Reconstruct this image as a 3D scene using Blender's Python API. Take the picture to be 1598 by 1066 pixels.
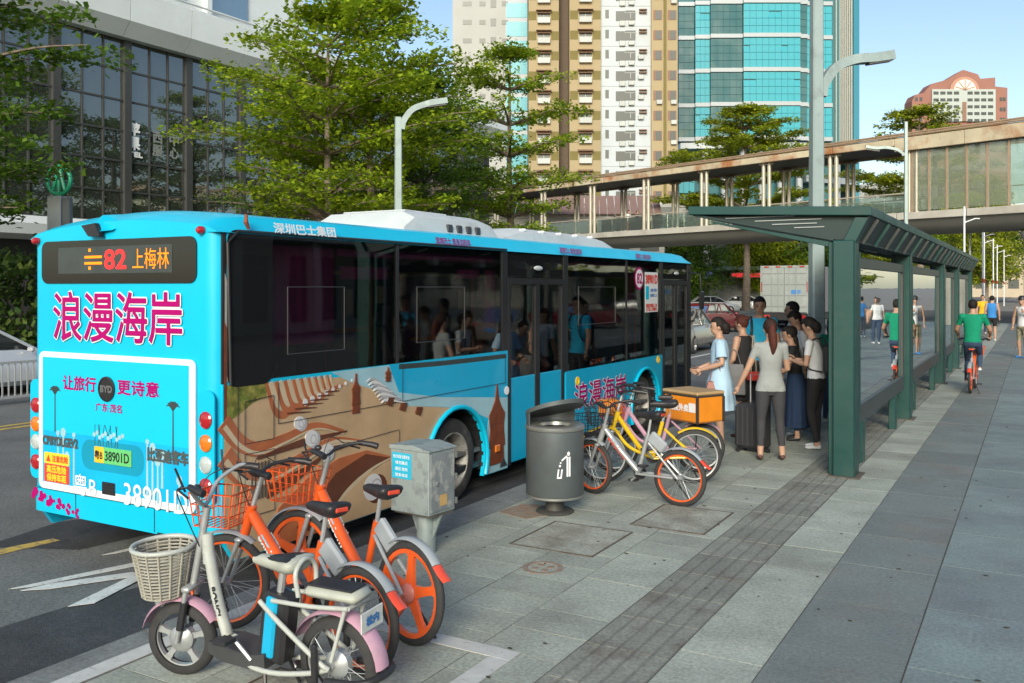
import bpy, bmesh, math, random
from mathutils import Vector, Matrix, Euler, noise as mnoise
from math import sin, cos, pi, radians as R, sqrt, atan2
random.seed(7)
for o in list(bpy.data.objects): bpy.data.objects.remove(o)
SC = bpy.context.scene; COL = SC.collection
# ---------------------------------------------------------------- camera
cd = bpy.data.cameras.new('camera'); cam = bpy.data.objects.new('camera', cd); COL.objects.link(cam)
cd.sensor_width = 36; cd.sensor_fit = 'HORIZONTAL'; cd.lens = 32.04; cd.shift_y = -.0532; cd.clip_start = .05; cd.clip_end = 3000
cam.location = (0, 0, 2.1); cam.rotation_euler = (R(90), 0, R(29.92)); SC.camera = cam
# ---------------------------------------------------------------- sky, sun, exposure
SUN_EL, SUN_AZ = R(23), math.atan2(.36, -.93)       # azimuth measured from +Y towards +X
w = bpy.data.worlds.new('World'); SC.world = w; w.use_nodes = True
nt = w.node_tree; bg = nt.nodes['Background']; sky = nt.nodes.new('ShaderNodeTexSky')
sky.sky_type = 'NISHITA'; sky.sun_disc = False; sky.sun_elevation = SUN_EL; sky.sun_rotation = SUN_AZ
sky.altitude = 0; sky.air_density = 1.0; sky.dust_density = 1.2; sky.ozone_density = 1.0
nt.links.new(sky.outputs[0], bg.inputs[0]); bg.inputs[1].default_value = .15
sd = bpy.data.lights.new('sun', 'SUN'); sun = bpy.data.objects.new('sun', sd); COL.objects.link(sun)
sd.energy = 3.4; sd.angle = R(24); sd.color = (1, .93, .78)
sv = Vector((sin(SUN_AZ)*cos(SUN_EL), cos(SUN_AZ)*cos(SUN_EL), sin(SUN_EL)))
sun.rotation_euler = sv.to_track_quat('Z', 'Y').to_euler(); sun.location = sv*80
vs = SC.view_settings; vs.view_transform = 'Standard'; vs.look = 'None'; vs.exposure = .38; vs.gamma = 1
SC.cycles.max_bounces = 8; SC.cycles.transparent_max_bounces = 12; SC.cycles.caustics_reflective = False; SC.cycles.caustics_refractive = False
try: SC.cycles.use_denoising = True
except Exception: pass
# ---------------------------------------------------------------- materials
MATS = {}
def mat(name, col, rough=.6, metal=0., var=.08, vs=3., ovar=0., bump=0., bs=60., spec=.5, emit=0., coat=0., col2=None, c2s=2., c2t=.55, c2w=.1, wet=0., grain=0., gs=90., pos=False):
    if name in MATS: return MATS[name]
    m = bpy.data.materials.new(name); m.use_nodes = True; MATS[name] = m
    n = m.node_tree.nodes; L = m.node_tree.links; b = n['Principled BSDF']
    b.inputs['Roughness'].default_value = rough; b.inputs['Metallic'].default_value = metal
    b.inputs['Specular IOR Level'].default_value = spec; b.inputs['Coat Weight'].default_value = coat; b.inputs['Coat Roughness'].default_value = .06
    tc = n.new('ShaderNodeNewGeometry') if pos else n.new('ShaderNodeTexCoord'); src = tc.outputs['Position' if pos else 'Object']
    def nz(scale, det=5, r=.6):
        t = n.new('ShaderNodeTexNoise'); t.inputs['Scale'].default_value = scale; t.inputs['Detail'].default_value = det; t.inputs['Roughness'].default_value = r
        L.new(src, t.inputs['Vector']); return t.outputs['Fac']
    rgb = n.new('ShaderNodeRGB'); rgb.outputs[0].default_value = (*col, 1); c = rgb.outputs[0]
    if col2:
        ra = n.new('ShaderNodeMapRange'); ra.inputs[1].default_value = c2t-c2w; ra.inputs[2].default_value = c2t+c2w
        L.new(nz(c2s, 7, .65), ra.inputs[0])
        mx = n.new('ShaderNodeMix'); mx.data_type = 'RGBA'; L.new(ra.outputs[0], mx.inputs[0]); L.new(c, mx.inputs[6]); mx.inputs[7].default_value = (*col2, 1); c = mx.outputs[2]
    if grain:
        ra = n.new('ShaderNodeMapRange'); ra.inputs[1].default_value = .3; ra.inputs[2].default_value = .7; ra.inputs[3].default_value = 1-grain; ra.inputs[4].default_value = 1+grain; L.new(nz(gs, 3, .7), ra.inputs[0])
        h2 = n.new('ShaderNodeHueSaturation'); L.new(c, h2.inputs['Color']); L.new(ra.outputs[0], h2.inputs['Value']); c = h2.outputs[0]
    if var or ovar:
        hs = n.new('ShaderNodeHueSaturation'); L.new(c, hs.inputs['Color']); v = None
        if var:
            ra = n.new('ShaderNodeMapRange'); ra.inputs[1].default_value = .25; ra.inputs[2].default_value = .75; ra.inputs[3].default_value = 1-var; ra.inputs[4].default_value = 1+var
            L.new(nz(vs), ra.inputs[0]); v = ra.outputs[0]
        if ovar:
            oi = n.new('ShaderNodeObjectInfo'); ra = n.new('ShaderNodeMapRange'); ra.inputs[3].default_value = 1-ovar; ra.inputs[4].default_value = 1+ovar
            L.new(oi.outputs['Random'], ra.inputs[0])
            if v is None: v = ra.outputs[0]
            else:
                mu = n.new('ShaderNodeMath'); mu.operation = 'MULTIPLY'; L.new(v, mu.inputs[0]); L.new(ra.outputs[0], mu.inputs[1]); v = mu.outputs[0]
        L.new(v, hs.inputs['Value']); c = hs.outputs[0]
    L.new(c, b.inputs['Base Color'])
    if wet:
        ra = n.new('ShaderNodeMapRange'); ra.inputs[1].default_value = .3; ra.inputs[2].default_value = .7; ra.inputs[3].default_value = max(.02, rough-wet); ra.inputs[4].default_value = min(1, rough+wet)
        L.new(nz(vs*2.3), ra.inputs[0]); L.new(ra.outputs[0], b.inputs['Roughness'])
    if bump:
        bp = n.new('ShaderNodeBump'); bp.inputs['Strength'].default_value = min(1, bump); bp.inputs['Distance'].default_value = .01*max(1, bump)
        L.new(nz(bs, 4), bp.inputs['Height']); L.new(bp.outputs[0], b.inputs['Normal'])
    if emit:
        b.inputs['Emission Color'].default_value = (*col, 1); b.inputs['Emission Strength'].default_value = emit
    return m
def glass(name, tint=(.3, .34, .34), refl=1., rough=.02, wave=0., ws=.6, base=None, opa=0.):
    """flat pane: tinted see-through mixed with a mirror by the fresnel term; opa adds an opaque base colour"""
    m = bpy.data.materials.new(name); m.use_nodes = True; MATS[name] = m
    n = m.node_tree.nodes; L = m.node_tree.links; n.remove(n['Principled BSDF']); out = n['Material Output']
    tr = n.new('ShaderNodeBsdfTransparent'); tr.inputs[0].default_value = (*tint, 1); a = tr.outputs[0]
    if base:
        df = n.new('ShaderNodeBsdfDiffuse'); df.inputs[0].default_value = (*base, 1)
        mx = n.new('ShaderNodeMixShader'); mx.inputs[0].default_value = opa; L.new(a, mx.inputs[1]); L.new(df.outputs[0], mx.inputs[2]); a = mx.outputs[0]
    gl = n.new('ShaderNodeBsdfGlossy'); gl.inputs['Roughness'].default_value = rough; gl.inputs[0].default_value = (.95, .97, .97, 1)
    fr = n.new('ShaderNodeFresnel'); fr.inputs[0].default_value = 1.5
    mu = n.new('ShaderNodeMath'); mu.operation = 'MULTIPLY_ADD'; mu.use_clamp = True; mu.inputs[1].default_value = .9; mu.inputs[2].default_value = max(0., refl)
    L.new(fr.outputs[0], mu.inputs[0])
    mx = n.new('ShaderNodeMixShader'); L.new(mu.outputs[0], mx.inputs[0]); L.new(a, mx.inputs[1]); L.new(gl.outputs[0], mx.inputs[2]); L.new(mx.outputs[0], out.inputs[0])
    if wave:
        tc = n.new('ShaderNodeTexCoord'); t = n.new('ShaderNodeTexNoise'); t.inputs['Scale'].default_value = ws; t.inputs['Detail'].default_value = 1
        ge = n.new('ShaderNodeNewGeometry'); L.new(ge.outputs['Position'], t.inputs['Vector'])
        bp = n.new('ShaderNodeBump'); bp.inputs['Strength'].default_value = 1; bp.inputs['Distance'].default_value = wave
        L.new(t.outputs['Fac'], bp.inputs['Height']); L.new(bp.outputs[0], gl.inputs['Normal'])
    return m
# ---------------------------------------------------------------- mesh helpers
class MB:
    def __init__(s): s.v = []; s.f = []; s.m = []; s.mi = 0; s.marks = []
    def add(s, vs, fs):
        o = len(s.v); s.v += [tuple(p) for p in vs]
        for f in fs: s.f.append([o+i for i in f]); s.m.append(s.mi)
        return s
    def mat(s, i): s.mi = i; return s
    def box(s, x0, y0, z0, x1, y1, z1, b=0.):
        x0, x1 = min(x0, x1), max(x0, x1); y0, y1 = min(y0, y1), max(y0, y1); z0, z1 = min(z0, z1), max(z0, z1)
        if b <= 0:
            return s.add([(x0,y0,z0),(x1,y0,z0),(x1,y1,z0),(x0,y1,z0),(x0,y0,z1),(x1,y0,z1),(x1,y1,z1),(x0,y1,z1)],
                         [(0,3,2,1),(4,5,6,7),(0,1,5,4),(1,2,6,5),(2,3,7,6),(3,0,4,7)])
        b = min(b, (x1-x0)*.45, (y1-y0)*.45, (z1-z0)*.45)
        bm = bmesh.new(); bmesh.ops.create_cube(bm, size=1)
        for v in bm.verts: v.co = Vector(((x0+x1)/2+v.co.x*(x1-x0), (y0+y1)/2+v.co.y*(y1-y0), (z0+z1)/2+v.co.z*(z1-z0)))
        bmesh.ops.bevel(bm, geom=bm.edges[:], offset=b, segments=1, affect='EDGES', profile=.5)
        s.bm(bm); return s
    def bm(s, bm):
        bm.verts.index_update(); s.add([v.co[:] for v in bm.verts], [[v.index for v in f.verts] for f in bm.faces]); bm.free()
    def obox(s, c, size, M=None, b=0.):
        t = MB(); hx, hy, hz = [k/2 for k in size]; t.box(-hx, -hy, -hz, hx, hy, hz, b)
        M = (M.to_4x4() if M is not None else Matrix.Identity(4)); c = Vector(c)
        return s.add([(M @ Vector(p)) + c for p in t.v], t.f)
    def bar(s, a, b, w, h, up=(0,0,1)):
        a = Vector(a); b = Vector(b); d = (b-a).normalized(); u = Vector(up); r = d.cross(u)
        if r.length < 1e-4: r = d.cross(Vector((1,0,0)))
        r.normalize(); u = r.cross(d)
        P = [q + r*i*w/2 + u*j*h/2 for q in (a, b) for i, j in ((-1,-1),(1,-1),(1,1),(-1,1))]
        return s.add(P, [(0,3,2,1),(4,5,6,7),(0,1,5,4),(1,2,6,5),(2,3,7,6),(3,0,4,7)][0:2] + [(0,1,5,4),(1,2,6,5),(2,3,7,6),(3,0,4,7)])
    def tube(s, pts, r, n=8, closed=False, cap=True, sq=1.):
        pts = [Vector(p) for p in pts]; k = len(pts); rr = r if isinstance(r, (list, tuple)) else [r]*k
        prev = None; rings = []
        for i in range(k):
            if closed: d = pts[(i+1) % k]-pts[i-1]
            else: d = pts[min(i+1, k-1)]-pts[max(i-1, 0)]
            d.normalize()
            if prev is None:
                a = Vector((0,0,1)) if abs(d.z) < .9 else Vector((1,0,0)); u = a.cross(d).normalized()
            else:
                u = prev - d*prev.dot(d)
                u = u.normalized() if u.length > 1e-6 else d.orthogonal().normalized()
            prev = u; w = d.cross(u)
            rings.append([pts[i] + (u*cos(2*pi*j/n) + w*sin(2*pi*j/n)*sq)*rr[i] for j in range(n)])
        return s.loft(rings, closed, cap)
    def loft(s, rings, closed=False, cap=True):
        n = len(rings[0]); k = len(rings); V = [p for q in rings for p in q]; F = []
        for i in range(k if closed else k-1):
            a = i*n; b = ((i+1) % k)*n
            for j in range(n): F.append((a+j, a+(j+1) % n, b+(j+1) % n, b+j))
        if cap and not closed: F.append(tuple(range(n))[::-1]); F.append(tuple((k-1)*n+j for j in range(n)))
        return s.add(V, F)
    def lathe(s, prof, n=20, c=(0,0,0), M=None, cap=True):
        rings = [[Vector((r*cos(2*pi*j/n), r*sin(2*pi*j/n), z)) for j in range(n)] for r, z in prof]
        if M is not None: rings = [[M @ p for p in q] for q in rings]
        c = Vector(c); return s.loft([[p+c for p in q] for q in rings], False, cap)
    def prism(s, poly, ax, a, b):
        n = len(poly)
        f = {'x': lambda p, t: (t, p[0], p[1]), 'y': lambda p, t: (p[0], t, p[1]), 'z': lambda p, t: (p[0], p[1], t)}[ax]
        ar = sum(poly[i][0]*poly[(i+1) % n][1]-poly[(i+1) % n][0]*poly[i][1] for i in range(n))
        if ar < 0: poly = poly[::-1]
        fl = (ax == 'y') != (b < a)
        F = [tuple(range(n))[::-1], tuple(range(n, 2*n))] + [(i, (i+1) % n, n+(i+1) % n, n+i) for i in range(n)]
        if fl: F = [q[::-1] for q in F]
        return s.add([f(p, a) for p in poly]+[f(p, b) for p in poly], F)
    def sphere(s, c, r, n=14, m=9):
        r = r if isinstance(r, (list, tuple)) else (r, r, r); c = Vector(c)
        V = [c+Vector((0,0,-r[2]))]; F = []
        for i in range(1, m):
            t = pi*i/m-pi/2
            V += [c+Vector((r[0]*cos(t)*cos(2*pi*j/n), r[1]*cos(t)*sin(2*pi*j/n), r[2]*sin(t))) for j in range(n)]
        V.append(c+Vector((0,0,r[2]))); e = len(V)-1
        for j in range(n):
            F.append((0, 1+(j+1) % n, 1+j)); F.append((e, e-n+j, e-n+(j+1) % n))
            for i in range(m-2):
                a = 1+i*n; F.append((a+j, a+(j+1) % n, a+n+(j+1) % n, a+n+j))
        return s.add(V, F)
    def quad(s, a, b, c, d): return s.add([a, b, c, d], [(0,1,2,3)])
    def xf(s, M): s.v = [tuple(M @ Vector(p)) for p in s.v]; return s
    def mesh(s, name, mats, smooth=None, bev=0.):
        me = bpy.data.meshes.new(name); me.from_pydata([tuple(p) for p in s.v], [], s.f)
        mats = mats if isinstance(mats, (list, tuple)) else [mats]
        for q in mats: me.materials.append(q)
        if len(mats) > 1: me.polygons.foreach_set('material_index', s.m)
        if bev:
            bm = bmesh.new(); bm.from_mesh(me); bmesh.ops.remove_doubles(bm, verts=bm.verts, dist=1e-5)
            ed = [e for e in bm.edges if e.is_manifold and e.calc_face_angle(0) > .6]
            bmesh.ops.bevel(bm, geom=ed, offset=bev, segments=2, affect='EDGES', profile=.5, clamp_overlap=True); bm.to_mesh(me); bm.free()
        if smooth is not None:
            me.polygons.foreach_set('use_smooth', [True]*len(me.polygons)); me.set_sharp_from_angle(angle=R(smooth))
        me.update(); return me
    def each(s, name, mats, parent=None, smooth=None, bev=0.):
        """one object per piece: split at the marks if any, else by connected shape"""
        if s.marks: lab = [sum(1 for q in s.marks if q <= i) for i in range(len(s.f))]
        else:
            par = list(range(len(s.v)))
            def fd(a):
                while par[a] != a: par[a] = par[par[a]]; a = par[a]
                return a
            for f in s.f:
                r0 = fd(f[0])
                for q in f[1:]: par[fd(q)] = r0
            lab = [fd(f[0]) for f in s.f]
        out = []; ids = {}
        for i, l in enumerate(lab): ids.setdefault(l, []).append(i)
        for fl in ids.values():
            t = MB(); mp = {}
            for i in fl:
                q = []
                for k in s.f[i]:
                    if k not in mp: mp[k] = len(t.v); t.v.append(s.v[k])
                    q.append(mp[k])
                t.f.append(q); t.m.append(s.m[i])
            out.append(t.build(name, mats, parent, smooth, bev))
        return out
    def build(s, name, mats, parent=None, smooth=None, bev=0.): return link(name, s.mesh(name, mats, smooth, bev), parent)
def link(name, data, parent=None, loc=None, rz=None):
    o = bpy.data.objects.new(name, data); COL.objects.link(o)
    if parent is not None: o.parent = parent
    if loc is not None: o.location = loc
    if rz is not None: o.rotation_euler = (0, 0, rz)
    return o
def tag(o, label, cat, group=None, kind=None):
    if label: o['label'] = label
    if cat: o['category'] = cat
    if group: o['group'] = group
    if kind: o['kind'] = kind
    return o
def struct(o): o['kind'] = 'structure'; return o
def stuff(o): o['kind'] = 'stuff'; return o
def thing(name, label, cat, loc=(0,0,0), rz=0., group=None):
    o = link(name, None, None, loc, rz); o.empty_display_size = .1
    return tag(o, label, cat, group)
def dup(root, loc=None, rz=None, label=None, parent=None):
    r = root.copy(); COL.objects.link(r)
    if parent is not None: r.parent = parent
    if loc is not None: r.location = loc
    if rz is not None: r.rotation_euler = (0, 0, rz)
    if label: r['label'] = label
    for ch in KIDS(root): dup(ch, parent=r)
    return r
def KIDS(o): return [c for c in COL.objects if c.parent == o] if False else list(o.children)
def flatten(fa):
    """hands the pieces of a turned group straight to its thing, so that nothing sits deeper than a sub-part"""
    p = fa.parent
    for c in list(fa.children):
        mw = fa.matrix_basis @ c.matrix_basis; c.parent = p; c.matrix_basis = mw
    bpy.data.objects.remove(fa)
def lerp(a, b, t): return a+(b-a)*t
TXT = {}
def txt(s, size=1., off=0., ext=0., sx=1., shear=0., align='CENTER'):
    """2-D lettering as (verts, faces) in the XY plane, centred"""
    k = (s, off, shear)
    if k not in TXT:
        cu = bpy.data.curves.new('lettering', 'FONT'); cu.body = s; cu.offset = off; cu.shear = shear; cu.resolution_u = 3
        cu.align_x = 'CENTER'; cu.align_y = 'CENTER'
        ob = bpy.data.objects.new('lettering', cu); me = bpy.data.meshes.new_from_object(ob)
        vs_ = [Vector(v.co) for v in me.vertices]; fs_ = [tuple(p.vertices) for p in me.polygons]
        bpy.data.objects.remove(ob); bpy.data.curves.remove(cu); bpy.data.meshes.remove(me)
        if vs_:
            lo = [min(v[i] for v in vs_) for i in (0, 1)]; hi = [max(v[i] for v in vs_) for i in (0, 1)]
            TXT[k] = (vs_, fs_, lo, hi)
        else: TXT[k] = ([], [], (0, 0), (1, 1))
    vs_, fs_, lo, hi = TXT[k]
    cx = (lo[0]+hi[0])/2; cy = (lo[1]+hi[1])/2
    return [((v.x-cx), (v.y-cy)) for v in vs_], fs_, hi[0]-lo[0], hi[1]-lo[1]
def letter(mb, s, c, xd, ud, h=None, width=None, bold=0., shear=0.):
    """writes text into mb: centred at c, running along xd, up along ud, fitted to height h and width; bold = extra stroke width, metres"""
    mb.marks.append(len(mb.f)); P, F, w1, h1 = txt(s, shear=shear); c = Vector(c); xd = Vector(xd).normalized(); ud = Vector(ud).normalized(); nn = xd.cross(ud)
    sy = h/h1 if h else width/w1; sx = width/w1 if width else sy
    offs = [(0, 0)] if not bold else [(0, 0)]+[(bold*cos(k*pi/4), bold*sin(k*pi/4)) for k in range(8)]
    for i, (ox, oy) in enumerate(offs):
        mb.add([c+xd*(p[0]*sx+ox)+ud*(p[1]*sy+oy)-nn*(.00025*i) for p in P], F)
    return mb
# ================================================================ ground, road, pavement
asph = mat('asphalt', (.115,.122,.122), .85, var=.22, vs=1.2, bump=.6, bs=90, col2=(.15,.155,.15), c2s=.7, c2t=.55, c2w=.2, grain=.4, gs=45, pos=True)
asph2 = mat('asphalt_dark', (.04,.042,.046), .8, var=.3, vs=4, bump=.8, bs=80, grain=.45, gs=45, pos=True)
white_p = mat('road_paint', (.55,.56,.54), .7, var=.15, vs=9, col2=(.2,.2,.2), c2s=22, c2t=.62, c2w=.06)
yellow_p = mat('yellow_paint', (.5,.36,.08), .7, var=.2, vs=8, col2=(.2,.17,.1), c2s=14, c2t=.56, c2w=.08)
earth = mat('ground_earth', (.2,.19,.17), .9, var=.2, vs=.5)
m = MB(); m.quad((-900,-300,-.22),(900,-300,-.22),(900,1800,-.22),(-900,1800,-.22)); struct(m.build('ground', earth))
def sheet(name, x0, y0, x1, y1, z, mt, nx=1):
    mb = MB(); mb.quad((x0,y0,z),(x1,y0,z),(x1,y1,z),(x0,y1,z)); return struct(mb.build(name, mt))
sheet('road', -21.6, -40, -4.74, 500, -.15, asph)
# darker strip of newer asphalt along the kerb
m = MB(); m.prism([(-4.76,-5),(-4.76,30),(-5.3,30),(-5.45,9),(-5.62,5.4),(-5.9,4.2),(-6.3,-5)], 'z', -.149, -.146); struct(m.build('road_patch', asph2))
m = MB(); m.prism([(-7.9,4.55),(-7.1,4.9),(-6.9,6.2),(-7.6,6.4),(-8.1,5.4)], 'z', -.149, -.145); struct(m.build('road_patch', asph2))
# painted markings: each its own sheet
def marking(poly, mt, z=-.142):
    mb = MB(); mb.prism(poly, 'z', z-.003, z); return struct(mb.build('road_marking', mt))
marking([(-6.62,4.0),(-6.52,4.12),(-6.2,5.08),(-6.33,5.02),(-6.5,4.45)], white_p)
marking([(-6.5,4.02),(-6.35,4.15),(-6.02,4.72),(-6.16,4.72),(-6.46,4.22)], white_p, -.139)
marking([(-6.12,4.8),(-6.02,4.86),(-5.78,4.12),(-5.88,3.98)], white_p, -.136)
marking([(-6.78,4.9),(-6.72,5.0),(-6.58,5.6),(-6.7,5.6)], white_p)
marking([(-7.75,4.3),(-7.55,4.35),(-7.5,5.0),(-7.6,5.0)], yellow_p)
for xx in (-14.5, -14.2): marking([(xx,-10),(xx+.13,-10),(xx+.13,120),(xx,120)], yellow_p)
for k in range(9):
    y0 = 18+k*9; marking([(-9.6,y0),(-9.46,y0),(-9.46,y0+4),(-9.6,y0+4)], white_p)
# pavement base
bed = mat('joint_bed', (.065,.06,.05), .95, var=.3, vs=2)
m = MB(); m.box(-4.74,-12,-.21,14,90,-.0012); pavement = struct(m.build('pavement', bed))
g_pale = mat('paver_pale', (.335,.365,.315), .72, var=.16, vs=2.2, ovar=.13, bump=.25, bs=150, col2=(.26,.28,.24), c2s=1.6, c2t=.55, c2w=.12, wet=.12, grain=.3, gs=42, pos=True)
g_tact = mat('paver_tactile', (.165,.172,.15), .75, var=.16, vs=4, ovar=.12, bump=.2, bs=120, col2=(.115,.10,.085), c2s=3, c2t=.6, c2w=.1, grain=.3, gs=42, pos=True)
g_dark = mat('granite_dark', (.17,.195,.185), .6, var=.14, vs=1.4, ovar=.1, bump=.2, bs=200, col2=(.19,.185,.165), c2s=.8, c2t=.6, c2w=.1, wet=.15, grain=.3, gs=42, pos=True)
g_slab = mat('granite_slab', (.19,.24,.232), .62, var=.12, vs=1.6, ovar=.08, bump=.2, bs=220, col2=(.15,.17,.175), c2s=1., c2t=.56, c2w=.14, wet=.15, grain=.3, gs=42, pos=True)
g_kerb = mat('kerb_stone', (.2,.21,.205), .75, var=.16, vs=3, ovar=.1, bump=.25, bs=140, col2=(.12,.12,.115), c2s=2.4, c2t=.6, c2w=.1, grain=.3, gs=42, pos=True)
g_ridge = mat('tactile_ridge', (.215,.225,.195), .75, var=.16, vs=4, ovar=.1, col2=(.15,.135,.11), c2s=3, c2t=.6, c2w=.1, grain=.3, gs=42, pos=True)  # ridges lighter than the grooves: relief contrast put into the colour
def slab_mesh(name, sx, sy, mt, t=.05, ridges=0):
    mb = MB(); g = .0035
    mb.box(g, g, -t, sx-g, sy-g, 0)
    for k in range(ridges):
        xx = (k+.5)*sx/ridges; mb.mat(1); mb.box(xx-.041, .006, -.001, xx+.041, sy-.006, .004)
    return mb.mesh(name, [mt, g_ridge] if ridges else mt)
def lay(name, x0, y0, mesh, parent=pavement, n=[0]):
    n[0] += 1; o = link(name, mesh, parent, (x0, y0, random.uniform(.0, .0022)))
    o.rotation_euler = (0, 0, random.uniform(-.0015,.0015)); return o
def field(name, x0, x1, cols, y0, y1, dy, yfar, mt, stag=.5, ridges=0):
    sx = (x1-x0)/cols; me = [slab_mesh(name, sx, dy, mt, ridges=ridges)]; far = MB()
    for c in range(cols):
        y = y0-(dy*stag if c % 2 else 0)
        while y < yfar:
            if y < y1: lay(name, x0+c*sx, y, me[0])
            else: far.box(x0+c*sx+.006, y+.006, -.03, x0+(c+1)*sx-.006, y+dy-.006, random.uniform(.0,.002))
            y += dy
    if far.v: stuff(far.build(name+'_field', mt, pavement))
field('paving_stone', -4.38, -2.31, 4, .4, 19, .36, 60, g_pale)
field('tactile_paver', -2.31, -1.79, 1, .2, 24, .52, 60, g_tact, ridges=5)
field('paving_strip_stone', -1.79, -1.31, 1, .1, 24, .62, 60, g_pale)
field('granite_band_slab', -1.31, -.625, 1, -.08, 34, .92, 60, g_dark)
field('granite_slab', -.622, 3.59, 3, -.9, 40, 1.06, 60, g_slab, stag=.35)
km = slab_mesh('kerb_stone', .36, 1., g_kerb, t=.2)
for k in range(50): lay('kerb_stone', -4.74, -2.3+k*1.0, km)
# painted outline of the bicycle bay
bay_p = mat('bay_paint', (.5,.51,.49), .7, var=.12, vs=10, col2=(.25,.25,.235), c2s=30, c2t=.64, c2w=.05)
def bay(poly):
    mb = MB(); mb.prism(poly, 'z', .004, .0075); return struct(mb.build('bay_marking', bay_p))
bay([(-4.52,.5),(-4.39,.5),(-4.39,4.55),(-4.52,4.55)])
bay([(-4.385,4.42),(-2.56,4.42),(-2.56,4.55),(-4.385,4.55)])
bay([(-2.69,.5),(-2.56,.5),(-2.56,4.415),(-2.69,4.415)])
# covers and rust marks let into the pavement
steel = mat('cover_steel', (.13,.12,.10), .7, metal=.3, var=.3, vs=9, bump=.4, bs=60, col2=(.12,.08,.05), c2s=6, c2t=.55)
cov = mat('cover_stone', (.33,.35,.30), .8, var=.25, vs=4, bump=.4, bs=90, col2=(.2,.185,.145), c2s=3, c2t=.55, c2w=.15, grain=.3, gs=42, pos=True)
def cover(x0, y0, x1, y1, rz=0.):
    mb = MB(); cx, cy = (x0+x1)/2, (y0+y1)/2; hx, hy = (x1-x0)/2, (y1-y0)/2
    o = link('utility_cover', None, pavement, (cx, cy, 0), rz)
    mb = MB(); mb.box(-hx,-hy,-.01,hx,hy,.006,.004); mb.build('cover_plate', cov, o)
    mb = MB(); t = .014
    mb.box(-hx-t,-hy-t,-.01,hx+t,-hy,.008); mb.box(-hx-t,hy,-.01,hx+t,hy+t,.008); mb.box(-hx-t,-hy,-.01,-hx,hy,.008); mb.box(hx,-hy,-.01,hx+t,hy,.008)
    mb.build('cover_frame', steel, o); return o
cover(-3.72,6.45,-3.0,7.25); cover(-3.1,7.5,-2.45,8.35); cover(-3.6,3.1,-3.05,3.7)
rust = mat('rust_mark', (.26,.155,.1), .85, var=.2, vs=20, col2=(.23,.215,.18), c2s=18, c2t=.48, c2w=.1)
m = MB(); m.lathe([(.155,.001),(.155,.0055),(.115,.0055),(.115,.001)], 24, (-3.2,6.02,0), cap=False)
for k in range(4): m.lathe([(.03,.001),(.03,.0055),(.001,.0055)], 8, (-3.2+.06*cos(k*pi/2+.7),6.02+.06*sin(k*pi/2+.7),0))
struct(m.build('pavement_stain', rust))
m = MB(); m.prism([(-4.35,7.3),(-4.0,7.2),(-3.85,7.5),(-4.05,7.75),(-4.3,7.7)], 'z', .001, .0055); struct(m.build('pavement_stain', rust))
# fallen leaves and gum spots
litter = mat('litter_dark', (.05,.042,.035), .9, var=.3, vs=30)
m = MB(); rnd = random.Random(3)
for k in range(150):
    x, y = rnd.uniform(-4.3, 1.5), rnd.uniform(3.8, 16); r = rnd.uniform(.004, .012); a = rnd.uniform(0, 6)
    m.prism([(x+r*cos(a+t*pi/3)*(1.8 if t % 3 == 0 else 1), y+r*sin(a+t*pi/3)) for t in range(6)], 'z', .0045, .008)
stuff(tag(m.build('leaf_litter', litter), 'dark specks of dry leaf and gum scattered over the grey paving', 'litter'))
# ================================================================ city bus
def crom(P, n=6):
    P = [Vector(p) for p in P]; P = [P[0]*2-P[1]]+P+[P[-1]*2-P[-2]]; out = []
    for i in range(1, len(P)-2):
        for k in range(n):
            t = k/n; a, b, c, d = P[i-1], P[i], P[i+1], P[i+2]
            out.append(.5*((2*b)+(c-a)*t+(2*a-5*b+4*c-d)*t*t+(3*b-a-3*c+d)*t**3))
    out.append(P[-2]); return out
def ribbon(P, w, n=6):
    Q = crom([(p[0], p[1]) for p in P], n); L_ = []; Rr = []
    for i, q in enumerate(Q):
        d = (Q[min(i+1, len(Q)-1)]-Q[max(i-1, 0)]).normalized(); t = i/(len(Q)-1)
        ww = (w[0]*(1-2*t)+w[1]*2*t if t < .5 else w[1]*(2-2*t)+w[2]*(2*t-1))/2 if isinstance(w, (list, tuple)) else w/2
        nrm = Vector((-d.y, d.x)); L_.append(q+nrm*ww); Rr.append(q-nrm*ww)
    return [tuple(p) for p in L_+Rr[::-1]]
def circle(c, r, n=20, ry=None): return [(c[0]+r*cos(2*pi*k/n), c[1]+(ry or r)*sin(2*pi*k/n)) for k in range(n)]
def rrect(x0, z0, x1, z1, r, n=4):
    out = []
    for cx, cz, a in ((x1-r, z0+r, -pi/2), (x1-r, z1-r, 0), (x0+r, z1-r, pi/2), (x0+r, z0+r, pi)):
        out += [(cx+r*cos(a+k*pi/2/n), cz+r*sin(a+k*pi/2/n)) for k in range(n+1)]
    return out
cyan = mat('bus_cyan', (.002,.46,.68), .4, var=.05, vs=1.5, coat=.15, wet=.1, spec=.35)
cyan2 = mat('bus_blue', (.004,.36,.60), .36, var=.07, vs=1.2, coat=.25, wet=.1)
black_t = mat('black_trim', (.02,.021,.023), .35, var=.2, vs=6)
black_g = glass('black_glass', (.02,.02,.02), refl=.02, base=(.012,.013,.014), opa=.9)
bus_glass = glass('tinted_glass', (.86,.86,.87), refl=.02, wave=.0015, ws=1.2)
clear_glass = glass('clear_glass', (.8,.84,.84), refl=.02)
rubber = mat('rubber', (.028,.028,.028), .8, var=.3, vs=12, bump=.2, bs=50, col2=(.06,.055,.05), c2s=5, c2t=.6)
rimgrey = mat('rim_grey', (.32,.32,.30), .55, metal=.4, var=.25, vs=8, col2=(.15,.13,.11), c2s=9, c2t=.55)
magenta = mat('magenta_print', (.36,.0,.13), .5, var=.03, spec=.2)
whitep = mat('white_print', (.72,.75,.76), .35, var=.03)
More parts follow.
